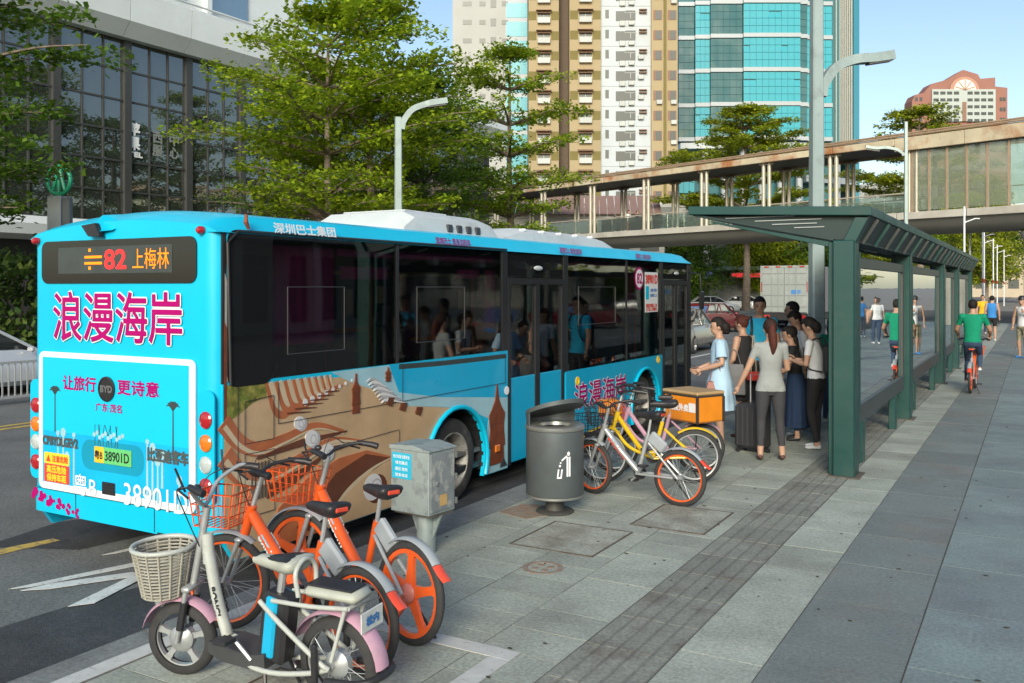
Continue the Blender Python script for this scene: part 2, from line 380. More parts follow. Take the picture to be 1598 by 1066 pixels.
darkgrey = mat('dark_grey', (.05,.052,.055), .5, var=.15)
roofwhite = mat('roof_white', (.52,.56,.56), .5, var=.08, vs=2, col2=(.38,.40,.39), c2s=2, c2t=.6)
BL, BW = 10.57, -2.25
bus = thing('city_bus', 'bright cyan single deck city bus with beach mural stopped beside the kerb', 'bus', (-5.2, 4.7, -.15))
WH = ((3.2, .43), (8.43, .43))
# ---- skirt panels with wheel arches
def skirt(y0, y1, zb, zt, arch=None, rear=False):
    P = [(y0, zt), (y0, zb+(.18 if rear else 0))]
    if rear: P.append((y0+.12, zb))
    if arch:
        c, r = arch; a0 = math.acos(max(-1, min(1, 1))); zz = zb-c[1]; w_ = sqrt(r*r-zz*zz)
        s0 = atan2(zz, -w_); s1 = atan2(zz, w_)
        if s0 < 0: s0 += 2*pi
        P += [(c[0]+r*cos(lerp(s0, s1, k/18)), c[1]+r*sin(lerp(s0, s1, k/18))) for k in range(19)]
    P += [(y1, zb), (y1, zt)]; return P
m = MB(); m.prism(skirt(.06, 4.24, .2, 1.53, (WH[0], .565), True), 'x', -.05, 0); m.build('side_panel', cyan, bus)
m = MB(); m.prism(skirt(5.72, 9.17, .2, 1.17, (WH[1], .565)), 'x', -.05, 0); m.build('side_panel', cyan2, bus)
for c, r in ((WH[0], .565), (WH[1], .565)):
    m = MB(); pts = [(0.012, c[0]+r*1.02*cos(t), c[1]+r*1.02*sin(t)) for t in [lerp(-.38, pi+.38, k/20) for k in range(21)]]
    m.tube(pts, .025, 8); m.build('wheel_arch_trim', cyan, bus, 40)
    m = MB()
    for k in range(20):
        t0, t1 = lerp(-.3, pi+.3, k/20), lerp(-.3, pi+.3, (k+1)/20)
        m.quad((-.03,c[0]+r*cos(t0),c[1]+r*sin(t0)),(-.03,c[0]+r*cos(t1),c[1]+r*sin(t1)),(-.6,c[0]+r*cos(t1),c[1]+r*sin(t1)),(-.6,c[0]+r*cos(t0),c[1]+r*sin(t0)))
    m.build('wheel_housing', black_t, bus)
# ---- gutter and roof
m = MB(); NR = 24
def roofring(y):
    e = 1-max(0, 1-y/.4)**2 if y < .4 else (1-max(0, 1-(BL-y)/.4)**2); out = []
    for k in range(NR+1):
        u = -1+2*k/NR; x = BW/2-u*BW/2*-1 if False else BW/2+u*(-BW/2)
        edge = max(0, abs(u)-.86)/.14
        z = 2.66+(.03+.1*e)*sqrt(max(0, 1-edge**2))+(.085)*(1-u*u)
        out.append(Vector((x, y, z)))
    return [Vector((BW-.012, y, 2.655))]+out+[Vector((.012, y, 2.655))]
m.loft([roofring(y) for y in (0.0, .03, .1, .2, .32, .45, 2, 4, 6, 8, 10, BL-.45, BL-.25, BL-.1, BL)], cap=True); m.build('roof', cyan, bus, 35)
m = MB()   # rust scrape at the rear roof corner
m.tube([(.01,.28,2.80),(.018,.27,2.74),(.016,.3,2.69)], [.012,.02,.012], 6); m.build('scraped_paint', mat('rust_paint', (.2,.06,.03), .8, var=.4, vs=40), bus)
# ---- air-conditioning housing and hatch on the roof
def housing(name, y0, y1, x0, x1, z0, z1, sl=.35):
    mb = MB(); P = [(y0, z0), (y0+.06, z0+(z1-z0)*.45), (y0+sl, z1-.01), (y0+sl+.25, z1), (y1-sl-.2, z1), (y1-sl, z1-.02), (y1-.08, z0+(z1-z0)*.4), (y1, z0)]
    rings = []
    for y, z in P:
        h = z-z0; ins = .10*(1 if h > .04 else 0); ins2 = .22 if h > .1 else ins
        rings.append([Vector((x1, y, z0)), Vector((x1-ins*.6, y, z0+h*.75)), Vector((x1-ins2, y, z)), Vector((x0+ins2, y, z)), Vector((x0+ins*.6, y, z0+h*.75)), Vector((x0, y, z0))])
    mb.loft(rings); return mb.build(name, roofwhite, bus, 30)
ac = housing('roof_air_conditioner', 2.7, 4.7, -1.7, -.3, 2.76, 3.05, .25)
m = MB(); m.box(-.6,3.1,3.05,-1.45,3.9,3.075,.015); m.build('housing_lid', roofwhite, ac)
m = MB()
for k in range(4): m.box(-.35,3.5+k*.19,2.84,-.315,3.6+k*.19,2.93,.01)
m.each('vent_grille', darkgrey, ac)
bt = housing('roof_battery_cover', 4.72, 8.2, -1.7, -.32, 2.76, 3.0, .5)
for k in range(5):
    m = MB(); m.tube([(-.44,5.3+k*.5,2.965),(-.41,5.36+k*.5,2.97),(-.44,5.42+k*.5,2.965)], .022, 6); m.build('cover_clip', whitep, bt)
housing('roof_hatch', .7, 1.35, -1.3, -.5, 2.76, 2.85, .12)
# ---- side glazing
pil = MB()
pil.box(-.05,.06,1.53,-.004,.18,2.66)
for y in (4.12,): pil.box(-.06,y,1.53,-.002,4.24,2.66)
for y0, y1 in ((.53,.57),(2.17,2.21)): pil.box(-.05,y0,1.53,-.004,y1,2.66)
for y0, y1 in ((5.66,5.78),(9.09,9.2),): pil.box(-.05,y0,1.17,-.002,y1,2.66)
pil.box(-.05,7.70,1.17,-.006,7.75,2.66); pil.box(-.05,10.4,.25,-.002,BL,2.66)
pil.each('window_pillar', black_t, bus)
m = MB(); m.prism(rrect(.1,1.5,.56,2.68,.09),'x',.0,.006); m.build('dark_side_panel', black_g, bus)
m = MB(); m.tube([(.008,.13,1.52),(.008,.1,2.58),(.008,.2,2.67),(.008,4.2,2.672)], .012, 6); m.build('window_seal', black_t, bus)
def pane(y0, y1, z0, z1, mt=bus_glass, x=-.012, name='window_pane', frame=None):
    mb = MB(); mb.box(x-.004, y0, z0, x, y1, z1); o = mb.build(name, mt, bus)
    if frame:
        a, b, c, d = frame; mb = MB()
        mb.tube([(x+.004,a,c),(x+.004,b,c),(x+.004,b,d),(x+.004,a,d)], .0045, 6, closed=True); mb.build('sliding_sash', mat('sash_grey', (.05,.05,.052), .5), o)
    return o
pane(.57,2.17,1.53,2.655, frame=(.74,1.43,1.71,2.25)); pane(2.21,4.12,1.53,2.655, frame=(2.5,3.35,1.71,2.25))
pane(5.78,7.70,1.17,2.655, frame=(6.1,7.3,1.75,2.25)); pane(7.75,9.09,1.17,2.655); pane(4.24,5.66,2.36,2.655, black_g); pane(9.2,10.4,2.36,2.655, black_g)
# upper black band printed on the glass
m = MB()
for y0, y1 in ((.57,2.17),(2.21,4.12),(5.78,7.7),(7.75,9.09)): m.box(-.03,y0,2.585,-.018,y1,2.655)
m.each('glass_top_band', black_g, bus)
# ---- doors
def door(y0, y1, zt, zp, both):
    o = link('door', None, bus); yc = (y0+y1)/2
    mb = MB(); mb.box(-.06,y0,.22,.004,y0+.055,zt); mb.box(-.06,y1-.055,.22,.004,y1,zt); mb.box(-.06,y0+.056,zt-.075,.006,y1-.056,zt); mb.box(-.06,yc-.05,.22,.005,yc+.05,zt-.077)
    mb.build('door_frame', black_t, o)
    for a, b in ((y0+.057,yc-.052),(yc+.052,y1-.057)):
        mb = MB(); mb.box(-.026,a,zp,-.02,b,zt-.08); mb.build('door_glass', bus_glass if both else mat_door, o)
        if both:
            mb = MB(); mb.box(-.045,a,.24,-.008,b,zp-.004,.006); mb.build('door_panel', cyan2, o)
        mb = MB(); mb.tube([(-.1,a+.06,.75 if not both else .9),(-.14,b-.06,1.15 if not both else 1.45)], .014, 6); mb.build('hand_rail', orange_r, o)
    mb = MB(); mb.sphere((.01,yc,zt+.12),(.02,.11,.03)); mb.build('door_lamp', roofwhite, o); return o
orange_r = mat('orange_rail', (.75,.2,.01), .4, var=.05)
mat_door = glass('door_glass_clear', (.55,.55,.54), refl=.03)
door(4.25,5.655,2.355,1.21,True); door(9.21,10.395,2.355,.32,False)
# ---- far side, front, underside
m = MB(); m.prism(skirt(.06, BL-.1, .2, 1.2, (WH[0], .565), True)[:], 'x', BW, BW+.05); m.build('side_panel', cyan2, bus)
m = MB()
for y0 in (.06, 1.9, 3.7, 5.5, 7.3, 9.1, BL-.2): m.box(BW+.002,y0,1.2,BW+.05,y0+.12,2.66)
m.box(BW+.003,.181,2.3,BW+.04,BL-.21,2.66); m.each('window_pillar', black_t, bus)
far_glass = glass('far_side_glass', (.55,.57,.57), refl=.02)
for y0, y1 in ((.18,1.9),(2.02,3.7),(3.82,5.5),(5.62,7.3),(7.42,9.1),(9.22,BL-.2)):
    m = MB(); m.box(BW+.02,y0,1.2,BW+.026,y1,2.3); m.build('window_pane', far_glass, bus)
m = MB(); m.prism(rrect(BW+.02,.35,-.02,2.62,.12),'y',BL-.03,BL+.02); m.build('front_panel', cyan2, bus)
m = MB(); m.prism(rrect(BW+.12,1.1,-.12,2.55,.12),'y',BL+.022,BL+.03); m.build('windscreen', black_g, bus)
m = MB(); m.tube([(.0,BL-.05,2.5),(.12,BL+.12,2.48),(.13,BL+.14,2.2)], .016, 6); m.obox((.14,BL+.15,2.02),(.05,.16,.32),None,.02); m.build('wing_mirror', black_t, bus)
m = MB(); m.box(BW+.06,.2,.3,-.06,BL-.05,.36); m.build('floor_pan', black_t, bus)
# ---- wheels
def buswheel(x, y, inner):
    w_ = link('wheel', None, bus, (x, y, .44)); s = -1 if inner else 1
    M_ = Matrix.Rotation(s*pi/2, 3, 'Y')
    mb = MB(); mb.lathe([(.29,-.14),(.36,-.14),(.425,-.125),(.44,-.10),(.44,.10),(.425,.125),(.36,.14),(.29,.13)], 40, M=M_, cap=False)
    for k in range(4): mb.lathe([(.441,-.08+k*.045),(.4435,-.078+k*.045),(.4435,-.058+k*.045),(.441,-.056+k*.045)], 40, M=M_, cap=False)
    mb.build('tyre', rubber, w_, 40)
    mb = MB(); mb.lathe([(.295,.12),(.3,.135),(.285,.135),(.255,.06),(.24,-.02),(.16,-.03),(.15,.03),(.09,.06),(.085,.10),(.001,.105)], 32, M=M_, cap=False); mb.build('rim', rimgrey, w_, 40)
    mb = MB()
    for k in range(10): mb.lathe([(.012,-.03),(.012,.01),(.001,.012)], 6, M_ @ Vector((.2*cos(k*pi/5),.2*sin(k*pi/5),0)), M_)
    mb.each('wheel_nut', rimgrey, w_)
for y, z in WH: buswheel(-.19, y, False); buswheel(BW+.19, y, True)
# ---- rear: shell with rounded corners, bumper, dark window
m = MB(); NB = 6
def rearring(z, ins=0.):
    out = [Vector((0, .2, z))]
    for k in range(NB+1): a = k/NB*pi/2; out.append(Vector((-.13+.13*cos(a), .13-.13*sin(a)+ins, z)))
    for k in range(NB+1): a = pi/2+k/NB*pi/2; out.append(Vector((BW+.13+.13*cos(a), .13-.13*sin(a)+ins, z)))
    out.append(Vector((BW, .2, z))); return out
m.loft([rearring(z) for z in (.56, 1., 1.6, 2.2, 2.655)], cap=False)
m.v = [v for v in m.v]; m.build('rear_panel', cyan, bus, 40)
m = MB(); m.loft([[p+Vector((0,-.012,0)) for p in rearring(z)] for z in (.36,.40,.55)], cap=True); m.build('rear_bumper', cyan, bus, 40)
m = MB(); m.prism([(-.05,.36),(-.62,.36),(-.62,.375),(-.05,.375)], 'y', -.02, -.013)
for x in (-.66, -1.62): m.box(x-.004,-.014,.37,x+.004,-.011,.55)
m.each('bumper_seam', black_t, bus)
rw = MB(); rw.prism(rrect(-2.08,2.28,-.2,2.63,.07), 'y', -.012, .0); rw = rw.build('rear_window', black_g, bus)
m = MB(); m.box(-1.85,-.014,2.36,-.46,-.0125,2.575); m.build('sign_display', mat('led_board', (.045,.055,.05), .4, var=.2, vs=5), rw)
led_o = mat('led_orange', (.9,.22,.0), .5, var=0, emit=.75); led_r = mat('led_red', (.95,.02,.02), .5, var=0, emit=1.1)
X_, U_ = (1,0,0), (0,0,1)
m = MB(); letter(m, '82', (-1.12,-.017,2.47), X_, U_, h=.15, width=.26, bold=.004); m.build('display_number', led_r, rw)
m = MB(); letter(m, '上梅林', (-.70,-.017,2.47), X_, U_, h=.16, width=.42, bold=.0); m.marks.append(len(m.f))
for dz in (-.028, .022): m.box(-1.5,-.018,2.46+dz,-1.28,-.0165,2.48+dz)
for dz in (-.07, .075): m.box(-1.45,-.018,2.46+dz,-1.42,-.0165,2.485+dz)
m.each('display_lettering', led_o, rw)
m = MB(); m.loft([[Vector((x,y,z)) for x,y,z in r] for r in ([(-1.5,-.03,2.70),(-1.32,-.06,2.69),(-1.14,-.03,2.70),(-1.32,.0,2.73)],[(-1.56,.1,2.76),(-1.32,.02,2.83),(-1.08,.1,2.77),(-1.32,.2,2.80)],[(-1.5,.5,2.77),(-1.32,.5,2.88),(-1.14,.5,2.78),(-1.32,.6,2.80)])]); m.build('camera_cowl', cyan, bus, 50)
m = MB(); m.prism([(-1.47,2.745),(-1.30,2.76),(-1.24,2.655),(-1.38,2.655)],'y',-.07,-.03); m.build('camera_lens', black_t, bus)
red_l = mat('lamp_red', (.35,.01,.015), .2, var=.1, coat=.8); amb_l = mat('lamp_amber', (.62,.17,.01), .2, var=.1, coat=.8); clr_l = mat('lamp_clear', (.42,.48,.47), .15, var=.1, coat=.8)
for x, z in ((-.14, 2.67), (-2.14, 2.64)):
    m = MB(); m.lathe([(.03,0),(.03,.035),(.018,.05),(.001,.052)], 12, (x,-.005,z), Matrix.Rotation(pi/2,3,'X')); m.build('marker_lamp', red_l, bus, 40)
def lamps(x, zs, mats_, side):
    mb = MB(); P = rrect(x-.085, zs[-1]-.14, x+.085, zs[0]+.22, .07); mb.prism(P, 'y', -.011, .0); o = mb.build('lamp_panel', cyan, bus)
    for z, mt in zip(zs, mats_):
        mb = MB(); mb.lathe([(.064,0),(.064,.012),(.054,.02),(.052,.016),(.03,.024),(.001,.026)], 20, (x,-.0095,z), Matrix.Rotation(pi/2,3,'X')); mb.build('tail_lamp', mt, o, 40)
lamps(-.095, (1.27,1.1,.94,.78), (red_l,amb_l,clr_l,red_l), 1); lamps(-2.155, (1.25,1.09,.94,.77), (red_l,amb_l,clr_l,red_l), -1)
# engine hatch: white frame, cyan picture
hat = MB(); hat.prism(rrect(-2.1,.56,-.2,1.71,.06), 'y', -.026, -.004); hat = hat.build('engine_hatch', whitep, bus, bev=.006)
skyp = mat('print_sky', (.002,.50,.74), .4, var=.02, coat=.15); seap = mat('print_sea', (.002,.40,.74), .4, var=.15, vs=3, coat=.15)
darkp = mat('print_dark', (.035,.05,.05), .4, var=.2); creamp = mat('print_cream', (.30,.50,.56), .4, var=.1)
m = MB(); m.prism([(-2.04,1.05),(-.26,1.05),(-.26,1.665),(-2.04,1.665)], 'y', -.0285, -.0255); m.mat(1); m.prism([(-2.04,.62),(-.26,.62),(-.26,1.049),(-2.04,1.09)], 'y', -.0275, -.0255)
m.mat(2)
for x, z, h in ((-1.87,1.05,.33),(-.43,.98,.36)):
    m.prism([(x-.008,z),(x+.008,z),(x+.006,z+h),(x-.006,z+h)], 'y', -.030, -.028)
    for k in range(7):
        a = lerp(.3, pi-.3, k/6); m.prism(ribbon([(x,z+h-.02),(x+.04*cos(a),z+h+.03*sin(a)+.01),(x+.08*cos(a),z+h+.06*sin(a)-.01)], [.012,.018,.003], 3), 'y', -.0305-.0002*k, -.0285)
for k in range(9):
    x = -1.35+k*.035; m.prism(ribbon([(x,.98),(x+.02*sin(k*2),1.06),(x+.03*sin(k*3),1.15)], .006, 3), 'y', -.0302, -.0285)
m.mat(3)
for k in range(11): m.prism(circle((-1.36+.035*k,1.065+.02*sin(k*2.1)), .02, 6), 'y', -.0306, -.0285)
for x, z, h in ((-1.83,.62,.42),(-1.76,.7,.35),(-1.71,.62,.24),(-1.62,.62,.42),(-.72,.64,.42),(-.66,.66,.36),(-.6,.6,.32),(-.55,.72,.26),(-.36,.58,.22)):
    m.prism([(x-.012,z),(x+.012,z),(x+.008,z+h),(x-.008,z+h)], 'y', -.0304, -.0285); m.prism(circle((x,z+h), .034 if h < .4 else .022, 8, .04 if h < .4 else .022), 'y', -.0308, -.0285)
m.build('hatch_picture', [skyp, seap, darkp, creamp], hat)
# lettering on the rear
m = MB(); letter(m, '浪漫海岸', (-1.13,-.014,2.01), X_, U_, h=.40, width=1.56, bold=.016); m.build('lettering_outline', whitep, bus)
m = MB(); letter(m, '浪漫海岸', (-1.13,-.019,2.01), X_, U_, h=.40, width=1.56, bold=.0055); m.build('lettering', magenta, bus)
m = MB(); letter(m, '让旅行', (-1.55,-.032,1.465), X_, U_, h=.115, width=.42, bold=.004); letter(m, '更诗意', (-.83,-.032,1.465), X_, U_, h=.115, width=.48, bold=.004); letter(m, '广东·茂名', (-1.18,-.032,1.29), X_, U_, h=.065, width=.32, bold=.002); m.each('lettering', magenta, hat)
m = MB(); M_ = Matrix.Rotation(pi/2,3,'X'); m.lathe([(.1,0),(.1,.014),(.088,.016),(.086,.01),(.001,.01)], 28, (-1.2,-.0265,1.44), M_); m.build('emblem', mat('emblem_black', (.03,.03,.032), .25, metal=.2), hat, 40)
silver = mat('chrome', (.6,.6,.6), .22, metal=.9, var=.1, vs=12); m = MB(); letter(m, 'BYD', (-1.2,-.039,1.44), X_, U_, h=.05, width=.14, bold=.004); m.build('emblem_lettering', silver, hat)
badge = mat('badge_grey', (.12,.15,.15), .35, metal=.5); m = MB(); letter(m, 'CPBYDLGEV2', (-1.80,-.034,.97), X_, U_, h=.07, width=.46, bold=.006); letter(m, '比亚迪客车', (-.49,-.034,.97), X_, U_, h=.10, width=.45, bold=.006); m.each('badge_lettering', badge, hat)
m = MB(); letter(m, '粤B', (-1.47,-.034,.645), X_, U_, h=.17, width=.28, bold=.001); letter(m, '38901D', (-.63,-.034,.635), X_, U_, h=.17, width=.72, bold=.001); m.each('fleet_lettering', whitep, hat)
m = MB(); m.box(-1.26,-.034,.6,-1.1,-.0265,.7,.004)
for k in range(4): m.box(-1.25,-.04,.61+k*.023,-1.11,-.033,.622+k*.023)
m.build('vent_grille', black_t, hat)
m = MB(); m.prism(rrect(-1.52,.78,-.76,1.02,.1), 'y', -.0292, -.0258); m.build('plate_recess', mat('plate_recess', (.003,.27,.42), .4), hat)
m = MB(); m.box(-1.235,-.038,.845,-.9,-.0295,.975,.004); pl = m.build('number_plate', mat('plate_green', (.12,.50,.16), .4, var=.05), bus)
m = MB(); m.box(-1.35,-.0382,.845,-1.236,-.0295,.975,.004); m.build('plate_section', mat('plate_yellow', (.75,.48,.03), .4, var=.05), pl)
m = MB(); letter(m, '粤B', (-1.292,-.041,.91), X_, U_, h=.07, width=.095, bold=.002); letter(m, '38901D', (-1.068,-.041,.91), X_, U_, h=.075, width=.29, bold=.002); m.build('plate_lettering', black_t, pl)
warn_r = mat('sticker_red', (.6,.05,.03), .45, var=.06); warn_y = mat('sticker_yellow', (.85,.55,.03), .45, var=.05)
m = MB(); m.prism(rrect(-2.015,.625,-1.68,.775,.012), 'y', -.031, -.0258); wn = m.build('warning_sticker', warn_r, bus)
m = MB(); m.prism(rrect(-2.015,.777,-1.68,.87,.012), 'y', -.031, -.0258); letter(m, '高压危险', (-1.847,-.0335,.735), X_, U_, h=.06, width=.26, bold=.003); letter(m, '保持车距', (-1.847,-.0335,.665), X_, U_, h=.06, width=.26, bold=.003); m.each('sticker_lettering', warn_y, wn)
m = MB(); letter(m, '注意危险', (-1.80,-.0335,.823), X_, U_, h=.055, width=.21, bold=.002)
m.add([(-1.985,-.0335,.795),(-1.925,-.0335,.795),(-1.955,-.0335,.852)], [(0,1,2)]); m.build('sticker_lettering', warn_r, wn)
m = MB()
for k in range(26):
    t = k/25; m.prism(circle((-2.2+.62*t+.02*sin(k*5),.5-.1*t+.03*sin(k*3.7)), .018+.012*(k % 3)*(1-t), 5), 'y', -.0145-.0001*k, -.011)
m.build('flower_print', magenta, bus)
# ---- mural along the rear half of the side
sand = mat('print_sand', (.50,.345,.20), .35, var=.12, vs=2.5, coat=.3, col2=(.40,.27,.15), c2s=1.6, c2t=.55, c2w=.2)
wood = mat('print_wood', (.38,.115,.045), .35, var=.2, vs=4, coat=.3); woodd = mat('print_shadow', (.11,.035,.017), .35, var=.25, vs=4, coat=.3)
towel = mat('print_towel', (.52,.42,.28), .35, var=.1, coat=.3); roll = mat('print_roll', (.60,.60,.60), .35, var=.06, vs=6, coat=.3)
rolls = mat('print_roll_shade', (.38,.38,.39), .35, var=.06, coat=.3)
grn = mat('print_leaf', (.10,.14,.02), .4, var=.5, vs=14, col2=(.25,.22,.05), c2s=18, c2t=.5); pale = mat('print_pale', (.30,.50,.56), .35, var=.15, vs=2, coat=.3)
ter = mat('print_terracotta', (.16,.045,.02), .4, var=.3, vs=9)
m = MB(); lay_n = [0]
def dec(poly, mi, up=0):
    lay_n[0] += 1; h = .0016+.00016*lay_n[0]; m.mat(mi); m.prism(poly, 'x', .0005, h)
arch_l = [(WH[0][0]-.57*cos(t), WH[0][1]+.57*sin(t)) for t in [lerp(-.38, pi*.5, k/8) for k in range(9)]]
arch_r = [(WH[0][0]+.57*cos(t), WH[0][1]+.57*sin(t)) for t in [lerp(pi*.5, -.38, k/8) for k in range(9)]]
dec([(.07,.38),(.18,.205),(2.66,.205)]+arch_l[1:]+[(2.3,1.12),(1.5,1.47),(.07,1.515)], 0)
dec([(1.25,1.525),(1.5,1.42),(1.9,1.3),(2.3,1.12),(3.2,1.005)]+arch_r[1:3]+[(3.85,.8),(4.23,.75),(4.23,1.525)], 9)
dec([(2.05,1.525),(2.2,1.26),(2.9,1.14),(4.23,1.0),(4.23,1.525)], 8)
dec([(3.74,.205),(3.77,.6),(3.82,.8),(4.23,.76),(4.23,.205)], 7)
dec(ribbon([(2.2,1.5),(3.0,1.48),(4.2,1.47)], .05, 3), 5)
dec([(.07,1.24),(.2,1.28),(.35,1.36),(.5,1.4),(.5,1.52),(.07,1.52)], 6)
for k in range(9):   # row of far loungers
    y0 = .52+k*.105-.0022*k*k; s_ = 1-.075*k; z0 = 1.475
    dec(ribbon([(y0-.02,z0+.03),(y0+.07*s_,z0-.2*s_),(y0+.18*s_,z0-.24*s_),(y0+.32*s_,z0-.17*s_),(y0+.44*s_,z0-.2*s_)], [.04*s_,.07*s_,.015], 4), 1)
    dec(ribbon([(y0+.02,z0+.03),(y0+.1*s_,z0-.15*s_),(y0+.16*s_,z0-.18*s_)], [.05*s_,.055*s_,.03], 4), 3)
for k in range(8):
    dec(circle((.93+.085*k,1.305+.018*k), .03-.0022*k, 10), 4)
for k in range(6): dec(ribbon([(.72+.09*k,1.24+.025*k),(1.0+.07*k,1.22+.028*k)], [.01,.014,.004], 3), 2)
def lounger(P, w, sh=None, rl=None, r=.07):
    if sh: dec(sh, 2)
    dec(ribbon(P, w, 6), 1)
    dec(ribbon([(p[0]+.01,p[1]-w[1]*.30) for p in P], [w[0]*.3,w[1]*.22,.01], 6), 3)
    if rl:
        dec(circle((rl[0]+.03,rl[1]-.015), r*1.02, 18, r*.95), 10); dec(circle(rl, r, 18, r*.9), 4); dec(circle((rl[0]+r*.3,rl[1]-.01), r*.5, 14, r*.55), 10); dec(circle((rl[0]+r*.3,rl[1]-.01), r*.36, 14, r*.4), 4)
lounger([(.06,1.25),(.22,1.08),(.42,1.0),(.7,1.04),(1.05,1.10),(1.4,1.01)], [.14,.10,.02], None, (.86,1.145), .06)
dec(ribbon([(.4,.93),(.9,.98),(1.45,1.0)], [.02,.06,.01], 5), 2)
lounger([(.07,1.0),(.25,.82),(.5,.77),(.85,.84),(1.25,.94),(1.65,.885)], [.17,.12,.02], [(.55,.72),(.95,.78),(1.3,.9),(1.62,.88),(1.2,.84),(.8,.66),(.5,.6)], (1.0,1.0), .075)
dec(ribbon([(1.02,.90),(1.3,.93),(1.6,.885)], [.01,.03,.01], 4), 3)
dec([(.5,.205),(.62,.5),(.95,.68),(1.35,.78),(1.72,.79),(2.07,.68),(1.75,.6),(1.4,.4),(1.2,.205)], 1)
dec([(.82,.3),(1.02,.46),(1.3,.66),(1.7,.76),(2.06,.67),(1.78,.59),(1.45,.48),(1.18,.33),(1.02,.22)], 2)
dec([(1.1,.21),(1.3,.4),(1.6,.57),(1.85,.6),(2.1,.66),(2.3,.6),(2.2,.3),(2.1,.21)], 0)
dec(ribbon([(1.18,.24),(1.4,.45),(1.75,.6),(2.08,.67)], [.02,.04,.01], 5), 3)
dec(circle((1.2,.845), .085, 16, .08), 10); dec(circle((1.19,.85), .08, 16, .078), 4); dec(circle((1.225,.835), .04, 12), 10); dec(circle((1.225,.835), .028, 12), 4)
dec(circle((1.86,.42), .15, 20, .13), 2); dec(circle((1.80,.445), .13, 22, .12), 4); dec(circle((1.85,.43), .085, 18), 10); dec(circle((1.85,.43), .068, 18), 4); dec(circle((1.855,.425), .045, 16), 10)
def pagoda(y, z, w_, h):
    dec([(y-w_*.45,z),(y+w_*.45,z),(y+w_*.4,z+h*.2),(y+w_*.5,z+h*.22),(y+w_*.42,z+h*.45),(y+w_*.5,z+h*.62),(y+w_*.3,z+h*.7),(y+w_*.12,z+h*.8),(y+.006,z+h),(y-.006,z+h),(y-w_*.12,z+h*.8),(y-w_*.3,z+h*.7),(y-w_*.5,z+h*.62),(y-w_*.42,z+h*.45),(y-w_*.5,z+h*.22),(y-w_*.4,z+h*.2)], 11)
    dec(ribbon([(y-w_*.44,z+h*.215),(y+w_*.44,z+h*.215)], .012, 2), 2); dec(ribbon([(y-w_*.44,z+h*.5),(y+w_*.44,z+h*.5)], .012, 2), 2)
pagoda(1.57,1.14,.11,.35); pagoda(3.99,.29,.34,.88); pagoda(2.03,1.38,.08,.13)
for k in range(8): dec(ribbon([(1.72+.03*k,1.4-.03*k),(1.8+.03*k,1.42-.03*k),(1.95+.05*k,1.36-.03*k)], [.006,.03,.006], 4), 4 if k % 2 else 10)
for yy, zz in ((2.0,1.17),(2.2,1.1),(2.45,1.03)): dec([(yy,zz),(yy+.03,zz+.06),(yy+.12,zz+.05),(yy+.08,zz-.03)], 2)
dec([(4.05,.24),(4.12,.34),(4.2,.24)], 5)
m.build('side_mural', [sand, wood, woodd, towel, roll, darkp, grn, creamp, cyan2, pale, rolls, ter], bus)
# palm print on the rear corner
m = MB(); m.prism([(.08,1.55),(.165,1.55),(.165,2.1),(.08,2.35)], 'x', .0005, .0025); m.mat(1); m.prism([(.07,1.24),(.098,1.24),(.098,1.95),(.07,2.0)], 'x', .0005, .003); m.build('corner_print', [mat('print_grey', (.36,.36,.33), .4), ter], bus)
# panel seams and flaps
m = MB()
def seam(P, w_=.005):
    for a, b in zip(P, P[1:]): m.bar((.0088,a[0],a[1]), (.0088,b[0],b[1]), w_, .003, (1,0,0)) if False else m.tube([(.0085,a[0],a[1]),(.0085,b[0],b[1])], w_*.55, 4)
seam([(.27,1.38),(.57,1.4),(.57,1.06),(.27,1.06),(.27,1.38)]); seam([(.62,1.5),(.62,1.17),(4.17,1.17),(4.17,1.49)]); seam([(2.25,1.52),(2.25,1.175)]); seam([(2.2,.9),(2.2,.21)]); seam([(.72,.86),(2.19,.91)]); seam([(.27,.98),(.58,.98),(.58,.5),(.27,.5),(.27,.98)]); seam([(.2,.3),(.2,1.5)])
for k in range(6): seam([(.34+.035*k,.9),(.34+.035*k,.62)], .012)
for yy in (6.35, 7.1): seam([(yy,.21),(yy,.6)])
m.each('panel_seam', black_t, bus)
# side lettering, notices
m = MB(); letter(m, '浪漫海岸', (.004,6.81,.82), (0,1,0), U_, h=.34, width=1.7, bold=.013); m.build('lettering_outline', whitep, bus)
m = MB(); letter(m, '浪漫海岸', (.009,6.81,.82), (0,1,0), U_, h=.34, width=1.7, bold=.004); m.build('lettering', magenta, bus)
m = MB(); letter(m, '深圳巴士集团', (.022,.92,2.715), (0,1,0), (-.25,0,1), h=.085, width=.72, bold=.003); m.build('company_lettering', whitep, bus)
m = MB()
for y0, y1 in ((2.78,3.42),(5.5,6.14),(8.0,8.62)): letter(m, '深圳巴士 您身边的车', (.022,(y0+y1)/2,2.715), (0,1,0), (-.25,0,1), h=.07, width=y1-y0, bold=.004)
m.each('slogan_lettering', mat('purple_print', (.22,.06,.22), .4), bus)
m = MB(); m.lathe([(.17,0),(.17,.003),(.001,.0035)], 28, (-.007,8.2,2.38), Matrix.Rotation(pi/2,3,'Y')); b_ = m.build('route_badge', magenta, bus)
m = MB(); m.lathe([(.14,0),(.14,.002),(.001,.0022)], 28, (-.003,8.2,2.38), Matrix.Rotation(pi/2,3,'Y')); m.build('badge_field', whitep, b_)
m = MB(); letter(m, '82', (.0015,8.2,2.38), (0,1,0), U_, h=.15, width=.2, bold=.008); m.build('badge_number', magenta, b_)
m = MB(); m.box(-.008,8.44,1.86,-.005,8.98,2.48); nb = m.build('notice_panel', whitep, bus)
m = MB(); m.box(-.0045,8.46,2.06,-.003,8.6,2.26); m.build('notice_field', cyan, nb)
